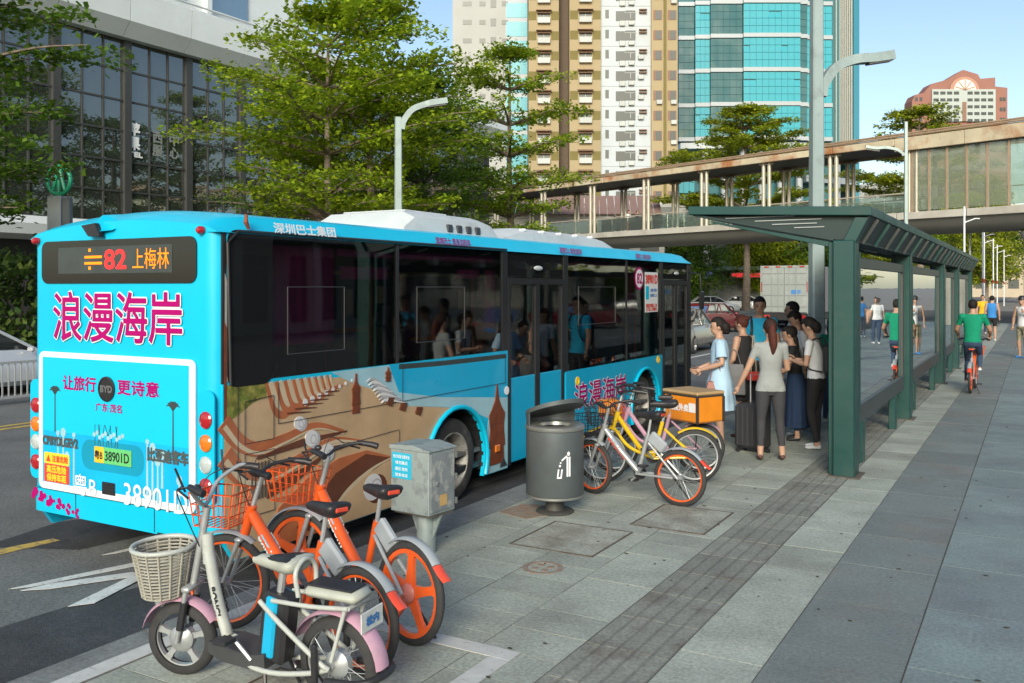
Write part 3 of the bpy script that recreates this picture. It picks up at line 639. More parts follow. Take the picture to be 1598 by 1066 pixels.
m = MB(); letter(m, '38901D', (-.003,8.71,2.37), (0,1,0), U_, h=.13, width=.5, bold=.01); letter(m, '请依次排队上车', (-.003,8.71,1.96), (0,1,0), U_, h=.06, width=.46, bold=.004); letter(m, '先下后上文明乘车', (-.003,8.71,1.90), (0,1,0), U_, h=.05, width=.46, bold=.003); m.each('notice_lettering', warn_r, nb)
m = MB(); letter(m, '上梅林 新洲村', (-.003,8.79,2.2), (0,1,0), U_, h=.05, width=.3, bold=.002); letter(m, '全程票价二元', (-.003,8.79,2.12), (0,1,0), U_, h=.05, width=.3, bold=.002); m.each('notice_lettering', mat('blue_print', (.05,.2,.5), .4), nb)
m = MB()
for y, z in ((6.05,1.02),(8.98,1.1)):
    m.lathe([(.06,0),(.06,.006),(.035,.007),(.034,.004),(.001,.004)], 18, (.001,y,z), Matrix.Rotation(pi/2,3,'Y'))
m.each('flower_emblem', warn_y, bus)
for y, z in ((4.2,1.08),): 
    m = MB(); m.lathe([(.05,0),(.05,.004),(.001,.005)], 16, (.0085,y,z), Matrix.Rotation(pi/2,3,'Y')); m.build('round_sticker', whitep, bus)
m = MB(); m.box(.009,3.93,.42,.03,4.03,.5,.008); m.build('side_marker', amb_l, bus)
# ---- interior
intg = mat('interior_grey', (.10,.10,.10), .7, var=.15); seatb = mat('seat_fabric', (.03,.06,.09), .8, var=.2, vs=9)
m = MB(); m.box(BW+.06,.15,.46,-.07,BL-.15,.5); m.build('interior_floor', intg, bus)
m = MB(); m.box(BW+.06,.1,2.58,-.07,BL-.1,2.61); m.build('interior_ceiling', intg, bus)
m = MB(); m.box(BW+.055,.2,.5,BW+.075,BL-.3,1.19); m.build('interior_wall', intg, bus)
curt = mat('curtain', (.75,.05,.27), .85, var=.25, vs=8)
def curtain(y0, y1, z0, z1, x):
    n = max(8, int((y1-y0)/.03)); mb = MB(); A = []; B = []
    for k in range(n+1):
        t = k/n; y = lerp(y0, y1, t); dx = .018*sin(y*55)+.01*sin(y*23)
        A.append(((x+dx, y), 0)); 
    rings = [[Vector((p[0][0], p[0][1], z0)), Vector((p[0][0], p[0][1], z1)), Vector((p[0][0]-.004, p[0][1], z1)), Vector((p[0][0]-.004, p[0][1], z0))] for p in A]
    mb.loft(rings); return mb.build('curtain', curt, bus, 60)
curtain(.6,1.36,1.78,2.6,-.05); curtain(1.42,2.12,2.32,2.43,-.05); curtain(.6,2.14,2.5,2.6,-.045) if False else None; curtain(1.38,4.05,2.52,2.6,-.05); curtain(5.85,9.0,2.53,2.6,-.05); curtain(.6,1.05,1.72,2.3,BW+.12); curtain(3.3,3.75,2.34,2.43,-.05); curtain(3.86,4.06,1.8,2.43,-.05); curtain(7.8,8.02,1.85,2.43,-.05)
for y0 in (2.1, 3.5, 5.3, 7.2, 8.9): curtain(y0-.15,y0+.2,1.3,2.35,BW+.12)
m = MB()
m.tube([(-.25,.74,1.84),(-.25,2.1,1.86)], .02, 8); m.tube([(-.25,2.1,.5),(-.25,2.1,2.58)], .02, 8)
m.tube([(-.25,2.75,1.72),(-.25,3.2,1.72)], .018, 8); m.tube([(-.3,3.98,.5),(-.3,3.98,2.58)], .02, 8); m.tube([(-.3,5.75,.5),(-.3,5.75,2.58)], .02, 8); m.tube([(-.35,8.9,.5),(-.35,8.9,2.58)], .02, 8)
m.each('grab_rail', orange_r, bus, 50)
m = MB(); m.tube([(-.8,.5,2.4),(-.8,9.5,2.4)], .016, 8); m.tube([(-1.5,.5,2.4),(-1.5,9.5,2.4)], .016, 8); m.each('ceiling_rail', warn_y, bus)
paper = mat('paper_tag', (.5,.32,.12), .7); m = MB()
for y, z, w_, h in ((1.52,2.12,.09,.22),(1.95,2.18,.12,.16),(3.3,2.12,.08,.2),(3.9,2.16,.1,.14),(7.3,2.15,.08,.2),(9.0,1.78,.09,.14)): m.box(-.02,y-w_/2,z-h/2,-.0175,y+w_/2,z+h/2)
m.each('window_tag', paper, bus)
for y in (.6,1.4,2.5,3.3,6.2,7.0,7.8):
    for x in ((-.75,-1.9) if y not in (3.3,) else (-1.9,)):
        s_ = link('seat', None, bus, (x, y, .5)); mb = MB(); mb.box(-.2,-.2,.36,.2,.22,.45,.03); mb.box(-.05,-.05,0,.05,.05,.36); mb.build('cushion', seatb, s_)
        mb = MB(); mb.box(-.2,-.26,.46,.2,-.18,1.12,.03); mb.build('backrest', seatb, s_)
# ================================================================ bus shelter
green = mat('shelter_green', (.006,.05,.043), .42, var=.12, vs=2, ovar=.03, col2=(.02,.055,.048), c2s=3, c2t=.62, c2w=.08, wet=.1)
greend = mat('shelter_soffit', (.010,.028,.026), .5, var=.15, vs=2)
mirror = glass('panel_glass', (.35,.4,.38), refl=.5, rough=.012, wave=.004, ws=.8, base=(.16,.18,.17), opa=.6)
fram_g = mat('panel_frame', (.04,.048,.046), .4, var=.15)
stripl = mat('soffit_strip', (.42,.45,.44), .5, var=.05)
sh = thing('bus_shelter', 'long dark green steel bus shelter with overhanging canopy and glass panels', 'bus shelter', (-1.85, 10.55, 0))
SL = 21.4
m = MB(); m.prism([(-1.78,3.07),(-1.78,2.97),(.29,2.88),(.29,2.98)], 'y', 0, SL); m.build('canopy', green, sh, bev=.008)
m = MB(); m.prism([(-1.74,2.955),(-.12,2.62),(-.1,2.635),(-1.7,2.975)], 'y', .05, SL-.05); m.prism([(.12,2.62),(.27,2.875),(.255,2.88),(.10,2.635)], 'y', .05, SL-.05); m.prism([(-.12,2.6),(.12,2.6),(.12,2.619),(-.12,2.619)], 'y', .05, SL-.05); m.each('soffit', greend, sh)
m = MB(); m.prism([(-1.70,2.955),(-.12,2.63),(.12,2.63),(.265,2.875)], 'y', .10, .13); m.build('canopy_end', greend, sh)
for x0, x1, z in ((-1.35,-.55,2.91),(-1.0,-.25,2.865),(-.8,-.3,2.82),(-.55,-.22,2.775)):
    m = MB(); m.box(x0,.085,z,x1,.098,z+.008); m.build('soffit_light', stripl, sh)
for k in range(23):
    y = .5+k*.92
    m = MB(); m.bar((.118,y,2.60),(.285,y,2.87),.05,.02,(0,1,0)); m.build('soffit_rib', green if k % 2 else fram_g, sh)
for k in range(11):
    y = .9+k*1.85
    for x0, x1 in ((-.5,-.3),(-1.5,-.75)):
        f = lambda x: 2.612-(x+.12)*.2068
        m = MB(); m.bar((x0,y,f(x0)-.006),(x1,y,f(x1)-.006),.035,.012,(0,1,0)); m.build('soffit_light', stripl, sh)
for y in (.12, 5.2, 11.3, 15.5, 20.9):
    c = link('column', None, sh, (0, y, 0))
    m = MB(); m.box(-.11,-.14,0,.12,.16,2.62,.012); m.build('column_post', green, c)
    m = MB(); m.box(-.17,-.06,0,-.114,.1,2.6,.008); m.box(.08,.164,.1,.12,.28,2.5,.004); m.each('column_flange', green, c)
    m = MB(); m.prism([(-.09,2.35),(.1,2.35),(.1,2.55),(.26,2.86),(.12,2.87),(.0,2.62),(-.1,2.62)], 'y', -.1, .1); m.prism([(-.12,2.60),(-1.5,2.885),(-1.5,2.86),(-.12,2.54)], 'y', -.04, .04); m.each('bracket_arm', green, c, bev=.006)
    m = MB(); m.box(-.16,-.2,.001,.18,.22,.014,.004); m.build('base_plate', steel, c)
for y0, y1 in ((.55,4.85),(5.8,10.9),(11.75,15.0),(16.0,20.4)):
    p = link('glass_panel', None, sh, (0, y0, 0)); w_ = y1-y0
    m = MB(); m.box(-.05,0,.5,.055,.07,2.45,.008); m.box(-.05,w_-.07,.5,.055,w_,2.45,.008); m.box(-.05,.071,.5,.055,w_-.071,.72,.008); m.box(-.05,.071,2.32,.055,w_-.071,2.45,.008); m.each('panel_frame', fram_g, p)
    m = MB(); m.box(-.02,.072,.722,.03,w_-.072,2.318); m.build('pane', mirror, p)
    for yy in (w_*.12, w_*.8):
        m = MB(); m.box(-.045,yy-.11,0,.05,yy+.11,.498,.008); m.build('panel_leg', green, p)
# bench between the columns, road side
m = MB(); m.box(-.75,6.2,.42,-.4,10.4,.47,.015); m.build('bench_seat', green, sh)
for y in (6.6, 10.0):
    m = MB(); m.box(-.62,y-.05,0,-.5,y+.05,.419); m.build('bench_leg', green, sh)
# ================================================================ street lamps
lampm = mat('lamp_paint', (.27,.34,.33), .45, metal=.2, var=.08, vs=2, col2=(.2,.24,.23), c2s=2.5, c2t=.62)
def street_lamp(loc, rz, label, h=8.9, za=6.3, zt=7.26, reach=1.78, up=True, s=1.):
    t = thing('street_lamp', label, 'street lamp', loc, rz, 'square grey street lamps')
    mb = MB(); mb.box(-.16*s,-.16*s,0,.16*s,.16*s,.35,.02); mb.build('lamp_base', lampm, t)
    mb = MB(); P = [(0,0,.35),(0,0,h)]; q = [.15*s,.115*s]
    mb.loft([[Vector((r*a, r*b, p[2])) for a, b in ((1,.75),(.75,1),(-.75,1),(-1,.75),(-1,-.75),(-.75,-1),(.75,-1),(1,-.75))] for p, r in zip(P, q)]); mb.build('lamp_post', lampm, t, 30)
    Q = crom([(.1,za),(.16,za+.28*(zt-za)),(.42,za+.66*(zt-za)),(.85,za+.86*(zt-za)),(reach-.45,zt-.08),(reach,zt)], 5)
    rings = []
    for i, p in enumerate(Q):
        d = (Q[min(i+1,len(Q)-1)]-Q[max(i-1,0)]).normalized(); nn = Vector((-d.y,d.x)); hh = .10*s; ww = .11*s*(1 if i < len(Q)*.6 else 1.15)
        rings.append([Vector((p.x+nn.x*a, b, p.y+nn.y*a)) for a, b in ((hh,-ww),(hh,ww),(-hh,ww),(-hh,-ww))])
    mb = MB(); mb.loft(rings); arm = mb.build('lamp_arm', lampm, t, 40)
    mb = MB(); mb.obox((reach-.32,0,zt-.17),(.55,.2*s,.03),Matrix.Rotation(-.17,3,'Y')); mb.build('lamp_lens', mat('lens_grey', (.1,.1,.1), .3), arm)
    return t
street_lamp((-4.2, 20.75, 0), R(37), 'tall grey street lamp rising behind the green bus shelter')
street_lamp((-16.3, 21.6, 0), R(42), 'grey street lamp with bent arm among the trees across the road', h=7.1, za=6.75, zt=7.65, reach=1.45, s=.85)
street_lamp((-5.0, 43.6, 0), R(200), 'slim grey lamp standing beyond the shelter in front of the bridge hall', h=9.4, za=7.9, zt=8.35, reach=1.7, s=.6)
# ================================================================ footbridge
bridge = thing('footbridge', 'long covered footbridge with rusty fascia and steel column pairs crossing the street', 'footbridge', (-27.54, 65.35, 0), atan2(-.35961751, .9330998))
fasc = mat('bridge_fascia', (.46,.41,.29), .6, var=.2, vs=.7, col2=(.30,.13,.05), c2s=.55, c2t=.57, c2w=.09)
bgrey = mat('bridge_steel', (.44,.41,.33), .4, metal=.3, var=.15, vs=1.5); bconc = mat('bridge_concrete', (.42,.41,.36), .8, var=.12, vs=.5, col2=(.3,.28,.24), c2s=.3, c2t=.58)
bdark = mat('bridge_ceiling', (.085,.08,.07), .6, var=.2, vs=.6)
bglass = glass('bridge_glass', (.72,.82,.78), refl=.05, base=(.5,.6,.55), opa=.12)
hallglass = glass('hall_glass', (.62,.72,.66), refl=.06, base=(.62,.68,.52), opa=.22)
for k in range(17):
    x0 = -30+k*4; tall = x0 > 18
    m = MB(); m.box(x0+.012,-.45,9.95 if tall else 10.3,x0+3.988,-.2,10.72,.02); m.build('fascia_panel', fasc, bridge)
    m = MB(); m.box(x0+.02,-.2,6.0,x0+3.98,.05,6.42,.02); m.build('deck_edge_panel', bconc, bridge)
    m = MB(); m.box(x0+.012,4.1,10.3,x0+3.988,4.3,10.72,.02); m.build('fascia_panel', fasc, bridge)
m = MB(); m.box(-30,-.19,10.45,38,4.09,10.6); m.build('bridge_ceiling', bdark, bridge)
m = MB(); m.prism([(-.5,10.74),(2,11.0),(4.4,10.74)], 'x', -30, 38); m.build('bridge_roof', fasc, bridge)
for y, z in ((-.44,10.82),(-.36,10.95)):
    m = MB(); m.tube([(-30,y,z),(38,y,z)], .06, 6); m.build('roof_rail', mat('rail_copper', (.42,.30,.19), .45, metal=.4, var=.2, vs=2), bridge)
m = MB(); m.box(-30,.06,6.05,38,3.95,6.4); m.build('deck', bconc, bridge)
m = MB(); m.prism([(.0,5.99),(.4,5.6),(1.0,5.3),(1.6,5.2),(2.4,5.2),(3.0,5.3),(3.6,5.6),(4,5.99)], 'x', -30, 38); m.build('deck_girder', mat('girder_grey', (.24,.235,.21), .85, var=.12, vs=.5), bridge, 50)
colm = MB(); colm.tube([(-.22,0,6.4),(-.22,0,10.3)], .13, 10); colm.tube([(.22,0,6.4),(.22,0,10.3)], .13, 10); colm.box(-.5,-.1,10.18,.5,.1,10.29); cme = colm.mesh('column_pair', bgrey, 50)
fx = (-27.5,-21.7,-16.1,-9.6,-3.6,2.2,7.7,12.9,17.8,22.9); bx = (-26.5,-21.2,-15.9,-9.7,-4.0,1.6,6.8,11.7,16.6,22.)
for x in fx: link('column_pair', cme, bridge, (x, 0, 0))
for x in bx: link('column_pair', cme, bridge, (x, 4, 0))
for y in (.12, 3.9):
    for a, b in zip(fx, fx[1:]):
        n_ = 3; 
        for k in range(n_):
            x0, x1 = lerp(a+.4, b-.4, k/n_)+.02, lerp(a+.4, b-.4, (k+1)/n_)-.02
            m = MB(); m.box(x0,y,6.5,x1,y+.02,7.45); m.build('balustrade_pane', bglass, bridge)
        m = MB(); m.tube([(a+.3,y,7.55),(b-.3,y,7.55)], .05, 6); m.build('handrail', bgrey, bridge)
hx = [22.9,23.9,24.9,26.0,27.1,28.2,29.4,30.6,31.8,33.]
for a, b in zip(hx, hx[1:]):
    m = MB(); m.box(a+.06,-.1,6.5,b-.06,-.06,9.92); m.build('hall_pane', hallglass, bridge)
    m = MB(); m.tube([(a+.05,.2,7.5),(b-.05,.2,7.5)], .035, 6); m.build('handrail', bgrey, bridge)
    m = MB(); m.box(a-.055,-.14,6.43,a+.055,-.0,9.94); m.build('mullion', mat('mullion_rust', (.36,.25,.17), .5, metal=.2, var=.15), bridge)
m = MB(); m.lathe([(.75,-.2),(.75,4.6),(1.0,5.1)], 24, (28.9,2.,0)); m.build('bridge_pier', bconc, bridge, 50)
m = MB(); m.lathe([(.75,-.2),(.75,4.6),(1.0,5.1)], 24, (-27,2.,0)); m.build('bridge_pier', bconc, bridge, 50)
# ================================================================ bicycles
b_orange = mat('bike_orange', (.72,.10,.012), .32, var=.08, vs=8, coat=.4); b_silver = mat('bike_silver', (.42,.44,.44), .4, metal=.5, var=.12, vs=10)
b_black = mat('bike_black', (.022,.022,.024), .45, var=.2, vs=15); b_yellow = mat('bike_yellow', (.72,.47,.01), .35, var=.08, coat=.3); b_pink = mat('bike_pink', (.55,.32,.42), .4, var=.1, vs=8, col2=(.4,.27,.31), c2s=8, c2t=.6)
b_white = mat('ebike_cream', (.42,.445,.41), .4, var=.1, vs=8, col2=(.36,.36,.32), c2s=10, c2t=.62); b_grey = mat('bike_grey', (.30,.33,.35), .45, var=.1, vs=6); b_blue = mat('battery_blue', (.01,.36,.60), .35, var=.05)
b_cream = mat('seat_cream', (.40,.42,.36), .55, var=.12, vs=7); b_red = mat('reflector_red', (.68,.07,.03), .25, var=.1, coat=.6); tyre_m = mat('tyre_black', (.03,.03,.03), .75, var=.25, vs=20, bump=.3, bs=120)
RX = Matrix.Rotation(pi/2, 3, 'X')
def wheel(parent, name, c, r, kind, rimm, ty=.024):
    w_ = link(name, None, parent, c); mb = MB(); n = 40
    mb.lathe([(r-.05,-.008),(r-ty*1.6,-ty),(r-ty*.6,-ty*.95),(r-.004,-ty*.5),(r,0),(r-.004,ty*.5),(r-ty*.6,ty*.95),(r-ty*1.6,ty),(r-.05,.008)], n, M=RX, cap=False); mb.build('tyre', tyre_m, w_, 50)
    mb = MB(); dp = .034 if kind == 'five' else .022
    mb.lathe([(r-.036,-.017),(r-.036-dp,-.013),(r-.036-dp,.013),(r-.036,.017)], n, M=RX, cap=False)
    if kind == 'five' or kind == 'cast':
        k_ = 5
        for k in range(k_):
            a = 2*pi*k/k_+.35; d = Vector((cos(a),0,sin(a))); t_ = Vector((-sin(a),0,cos(a)))
            if kind == 'five': P = [(.03,.042),(r*.45,.026),(r*.7,.024),(r-.06,.05)]
            else: P = [(.04,.02),(r*.5,.013),(r-.05,.022)]
            mb.loft([[d*q+t_*h+Vector((0,-.011,0)), d*q+t_*h+Vector((0,.011,0)), d*q-t_*h+Vector((0,.011,0)), d*q-t_*h+Vector((0,-.011,0))] for q, h in P])
    mb.build('rim', rimm, w_, 40)
    mb = MB(); hr = .07 if kind == 'hubmotor' or kind == 'cast' else (.06 if kind == 'five' else .026)
    mb.lathe([(.008,-.06),(.012,-.045),(hr*.75,-.035),(hr,-.02),(hr,.02),(hr*.75,.035),(.012,.045),(.008,.06)], 18, M=RX); mb.build('hub', b_silver if kind != 'five' else mat('hub_red', (.5,.16,.13), .4), w_, 40)
    if kind in ('spoke', 'hubmotor'):
        mb = MB()
        for k in range(26):
            a = 2*pi*k/26; s = .02*(1 if k % 2 else -1); a2 = a+.35*(1 if k % 4 < 2 else -1)
            mb.tube([(hr*.9*cos(a),s,hr*.9*sin(a)),((r-.056)*cos(a2),0,(r-.056)*sin(a2))], .0016 if kind == 'spoke' else .0022, 4)
        stuff(mb.build('spokes', b_silver, w_))
    return w_
def saddle(parent, c, mt=b_black, L_=.27, W_=.16, refl=True, skirtm=None):
    mb = MB(); rings = []
    for x, w, z, h in ((.16,.018,.0,.04),(.12,.026,.006,.06),(.04,.036,.006,.075),(-.03,.055,.008,.085),(-.07,.08,.016,.09),(-.11,.088,.024,.08),(-.128,.07,.024,.05)):
        w *= W_/.16; x *= L_/.27; rings.append([Vector((x, w*cos(t), z+(h*.35*sin(t) if sin(t) > 0 else h*sin(t)*.7))) for t in [2*pi*k/12 for k in range(12)]])
    mb.loft(rings); mb.xf(Matrix.Translation(c)); o = mb.build('saddle', mt, parent, 60)
    if refl:
        mb = MB(); mb.box(c[0]-.135*L_/.27,-.045,c[2]-.005,c[0]-.118*L_/.27,.045,c[2]+.022,.006); mb.build('saddle_reflector', b_red, o)
    return o
def mudguard(parent, c, r, a0, a1, mt, w_=.035, tail=None, name='mudguard'):
    n = 16; mb = MB(); rings = []
    for k in range(n+1):
        a = lerp(a0, a1, k/n); d = Vector((cos(a),0,sin(a))); p = Vector(c)+d*r
        rings.append([p+Vector((0,-w_,0))-d*.014, p+Vector((0,-w_*.55,0)), p+Vector((0,w_*.55,0)), p+Vector((0,w_,0))-d*.014, p+Vector((0,w_*.5,0))-d*.004, p+Vector((0,-w_*.5,0))-d*.004])
    mb.loft(rings); o = mb.build(name, mt, parent, 50)
    if tail:
        mb = MB(); R0 = rings[-1]; e = Vector((-sin(a1),0,cos(a1)))*(1 if a1 > a0 else -1); out = []
        for t in (0.004, .06, .12): out.append([q+e*t+Vector((cos(a1),0,sin(a1)))*(t*t*1.6) for q in R0])
        mb.loft(out); mb.build('mudguard_tail', tail, o, 50)
    return o
def wire_basket(parent, c, sx, sy, sz, mt, nv=5, r=.005, taper=.8):
    mb = MB()
    def loop(f, z): return [(c[0]-sx*f, c[1]-sy*f, z), (c[0]+sx*f, c[1]-sy*f, z), (c[0]+sx*f, c[1]+sy*f, z), (c[0]-sx*f, c[1]+sy*f, z)]
    for t, rr in ((0,r),(.33,r*.8),(.66,r*.8),(1,r*1.3)):
        mb.tube(loop(lerp(taper,1,t), c[2]+sz*t), rr, 6, closed=True)
    lo, hi = loop(taper, c[2]), loop(1, c[2]+sz)
    for e in range(4):
        for k in range(nv):
            t = k/nv; a = Vector(lo[e]).lerp(Vector(lo[(e+1) % 4]), t); b = Vector(hi[e]).lerp(Vector(hi[(e+1) % 4]), t); mb.tube([a, b], r*.8, 5)
    for k in range(1, nv+1):
        t = k/(nv+1); mb.tube([Vector(lo[0]).lerp(Vector(lo[1]), t), Vector(lo[3]).lerp(Vector(lo[2]), t)], r*.8, 5); 
    return mb.build('basket', mt, parent, 50)
def handlebar(parent, c, w_=.28, rise=.1, back=.14, mt=b_silver, bell=True):
    mb = MB(); x, z = c
    mb.tube(crom([(x-back,-w_,z+rise-.01),(x-back*.5,-w_*.85,z+rise),(x+.02,-w_*.45,z+rise*.6),(x+.02,0,z),(x+.02,w_*.45,z+rise*.6),(x-back*.5,w_*.85,z+rise),(x-back,w_,z+rise-.01)], 4), .012, 8); o = mb.build('handlebar', mt, parent, 60)
    for s in (-1, 1):
        mb = MB(); mb.tube([(x-back*.35,s*w_*.87,z+rise),(x-back,s*w_,z+rise-.01),(x-back-.04,s*(w_+.012),z+rise-.02)], [.016,.02,.021], 10); mb.build('grip', b_black, o, 50)
        mb = MB(); mb.tube([(x-.02,s*w_*.7,z+rise-.01),(x+.04,s*w_*.82,z+rise-.02),(x-.05,s*w_*1.02,z+rise-.045)], .007, 6); mb.build('brake_lever', b_black, o)
        mb = MB(); mb.tube(crom([(x+.03,s*w_*.75,z+rise-.01),(x+.1,s*w_*.5,z+.1),(x+.1,s*.06,z-.05),(x+.05,s*.02,z-.22)], 4), .0035, 5); mb.build('brake_cable', b_black, o)
    if bell:
        mb = MB(); mb.sphere((x+.0,w_*.42,z+rise*.6+.028),(.024,.024,.018),10,6); mb.build('bell', b_black, o)
    return o
def crank(parent, c, y=.06, a=.6, mt=b_black):
    mb = MB(); mb.lathe([(.07,-.004),(.07,.004),(.02,.006),(.001,.006)], 20, (c[0],-y*.7,c[2]), RX); o = mb.build('crankset', mt, parent, 40)
    for s in (-1, 1):
        e = Vector((c[0]+s*.15*cos(a), s*(y+.02), c[2]+s*.15*sin(a))); mb = MB(); mb.tube([(c[0],s*y,c[2]), e], .011, 6); mb.build('crank_arm', b_silver, o)
        mb = MB(); mb.obox(e+Vector((0,s*.055,0)), (.085,.09,.022), None, .005); mb.build('pedal', b_black, o)
def kickstand(parent, a, b):
    mb = MB(); mb.tube([a, b, (b[0]+.03,b[1]-.01,b[2])], .008, 6); mb.build('kickstand', b_black, parent)
def place(name, label, cat, front, rear, group):
    f, r = Vector(front), Vector(rear); c = (f+r)/2; d = f-r
    return thing(name, label, cat, (c.x, c.y, 0), atan2(d.y, d.x), group), d.length
def lean(t, a): t.rotation_euler = (a, 0, t.rotation_euler[2])
GRP = 'bicycles parked along the kerb'
def share_bike(label, front, rear, r=.30, wheels=('spoke','spoke'), frame=b_orange, seat_m=b_orange, rims=b_orange, forkm=b_silver, guard=b_grey, tail=b_red, basket=b_orange, steer=0., word='mobike', wordm=None, hb=None, slim=False, chain=b_silver):
    t, wb = place('bicycle', label, 'bicycle', front, rear, GRP); rx, fx_ = -wb/2, wb/2; hz = .74*r/.3; k = r/.30
    wheel(t, 'rear_wheel', (rx,0,r), r, wheels[1], rims)
    BB = Vector((rx+.44,0,.27)); HT = Vector((fx_-.16,0,hz)); HB = Vector((fx_-.11,0,hz-.12))
    mb = MB()
    if not slim: mb.tube([HT+Vector((-.01,0,.0)), HT.lerp(BB,.5), BB+Vector((-.02,0,.0))], [.036,.04,.036], 12, sq=.8)
    else: mb.tube(crom([HT, HT.lerp(BB,.35)+Vector((-.01,0,-.05)), HT.lerp(BB,.7)+Vector((-.02,0,-.07)), BB+Vector((-.04,0,.06))], 5), [.026]*16, 10); mb.tube(crom([HB,HB.lerp(BB,.4)+Vector((0,0,-.08)),BB], 5), .019, 8)
    mb.tube([HB+Vector((.015,0,-.02)), HT+Vector((-.005,0,.05))], .03, 10)
    fr = mb.build('frame', frame, t, 50)
    if word and not slim:
        d = (BB-HT).normalized(); upv = Vector((d.z,0,-d.x)); upv = upv if upv.z > 0 else -upv
        for s in (-1, 1):
            mb = MB(); letter(mb, word, HT.lerp(BB,.42)+Vector((0,s*.034,0)), d*(1 if s > 0 else 1)*(-1 if s > 0 else 1), upv, h=.04, width=.26, bold=.003); mb.build('lettering', wordm or whitep, fr)
        mb = MB(); p = HT.lerp(BB,.33)
        for s in (-1, 1): mb.obox(p+Vector((0,s*.0345,.012)), (.1,.002,.03), Matrix.Rotation(atan2(-d.z,d.x),3,'Y')); 
        mb.each('sticker', mat('sticker_blue', (.3,.5,.6), .5, var=.4, vs=60), fr)
    ST = Vector((rx+.34,0,.66)); mb = MB(); mb.tube([BB, ST], .022, 10); mb.build('seat_tube', seat_m, t, 50)
    mb = MB(); mb.tube([ST-Vector((0,0,.02)), ST+Vector((-.03,0,.16))], .014, 8); mb.build('seat_post', b_silver, t); saddle(t, ST+Vector((-.03,0,.19)))
    mb = MB(); mb.tube([BB+Vector((0,-.05,0)), (rx+.05,-.055,r)], .016, 8); mb.tube([BB+Vector((0,.05,0)), (rx+.05,.055,r)], .012, 8); mb.each('chain_stay', chain, t)
    mb = MB(); mb.tube([ST+Vector((-.02,-.03,-.08)), (rx+.0,-.058,r)], .012, 8); mb.tube([ST+Vector((-.02,.03,-.08)), (rx,.058,r)], .012, 8); mb.each('seat_stay', chain, t)
    if not slim:
        mb = MB(); mb.obox(ST+Vector((-.10,0,-.07)), (.2,.05,.12), Matrix.Rotation(R(-38),3,'Y'), .015); mb.build('lock_box', guard, t)
    mudguard(t, (rx,0,r), r+.025, R(55), R(138), guard, tail=tail); crank(t, BB, a=random.uniform(0, 3)); kickstand(t, (rx+.08,-.06,r-.03), (rx-.06,-.16,.012))
    f = link('front_assembly', None, t, (fx_-.13, 0, 0), steer); ox = fx_-.13
    F = lambda x, y, z: (x-ox, y, z)
    wheel(f, 'front_wheel', F(fx_,0,r), r, wheels[0], rims)
    mb = MB()
    for s in (-1, 1): mb.tube([F(HB.x+.02,s*.045,HB.z-.05), F(fx_,s*.052,r)], [.017,.012], 8)
    mb.obox(F(HB.x+.02,0,HB.z-.04), (.05,.11,.03), None, .01); mb.tube([F(HB.x,0,HB.z), F(HT.x-.05,0,hz+.24*k)], .016, 8); mb.build('fork', forkm, f, 50)
    handlebar(f, F(HT.x-.05,0,hz+.24*k)[::2], .27, .07, .15, hb or b_black); mudguard(f, F(fx_,0,r), r+.025, R(20), R(125), guard, tail=None)
    if basket: wire_basket(f, F(HT.x+.20,0,hz-.07), .14, .17, .2, basket)
    flatten(f); return t
bk = share_bike('orange share bike with thin spokes tucked behind the white e-bike', (-4.32,4.02), (-3.18,3.86), .29, ('spoke','spoke'), steer=.45); lean(bk, .05)
bk = share_bike('orange share bike with solid five spoke wheels and grey mudguard', (-4.28,4.62), (-3.20,4.34), .30, ('five','five'), frame=b_orange, steer=.3); lean(bk, .04)
bk = share_bike('silver and orange share bike with spoked wheels beside the litter bin', (-3.93,8.42), (-2.96,8.36), .27, ('spoke','spoke'), frame=b_silver, seat_m=b_silver, word='mobike', wordm=b_red, steer=-.25, basket=b_black); lean(bk, .03)
bk = share_bike('yellow step-through share bike with yellow mudguard beside the pink bike', (-4.05,9.0), (-3.17,9.42), .29, ('spoke','spoke'), frame=b_yellow, seat_m=b_yellow, rims=b_silver, guard=b_yellow, tail=None, basket=b_black, word=None, steer=.2, slim=True, chain=b_yellow); lean(bk, -.03)
bk = share_bike('pink step-through bike with wire basket between the yellow bike and bus', (-4.15,9.55), (-3.3,10.0), .28, ('spoke','spoke'), frame=b_pink, seat_m=b_pink, rims=b_silver, guard=b_pink, tail=None, basket=b_red, word=None, steer=.1, slim=True, chain=b_pink)
rack = MB(); rack.tube([(-.5,-.07,.6),(-.2,-.07,.6),(-.2,.07,.6),(-.5,.07,.6)], .01, 6, closed=True); rack.tube([(-.35,-.07,.6),(-.35,.07,.6)], .008, 6); rack.tube([(-.45,-.06,.6),(-.42,-.06,.3)], .008, 6); rack.tube([(-.45,.06,.6),(-.42,.06,.3)], .008, 6); rack.build('rear_rack', b_black, bk)
# orange parcel tucked into the pink bike's basket
m = MB(); m.box(-.1,-.11,0,.1,.11,.17,.02); o = m.build('parcel_box', mat('parcel_orange', (.72,.25,.02), .5, var=.1), None, None); o.location = (-4.16,9.45,.66); o.rotation_euler = (0,0,-.5); tag(o, 'small orange parcel lying in the pink bike basket', 'parcel')
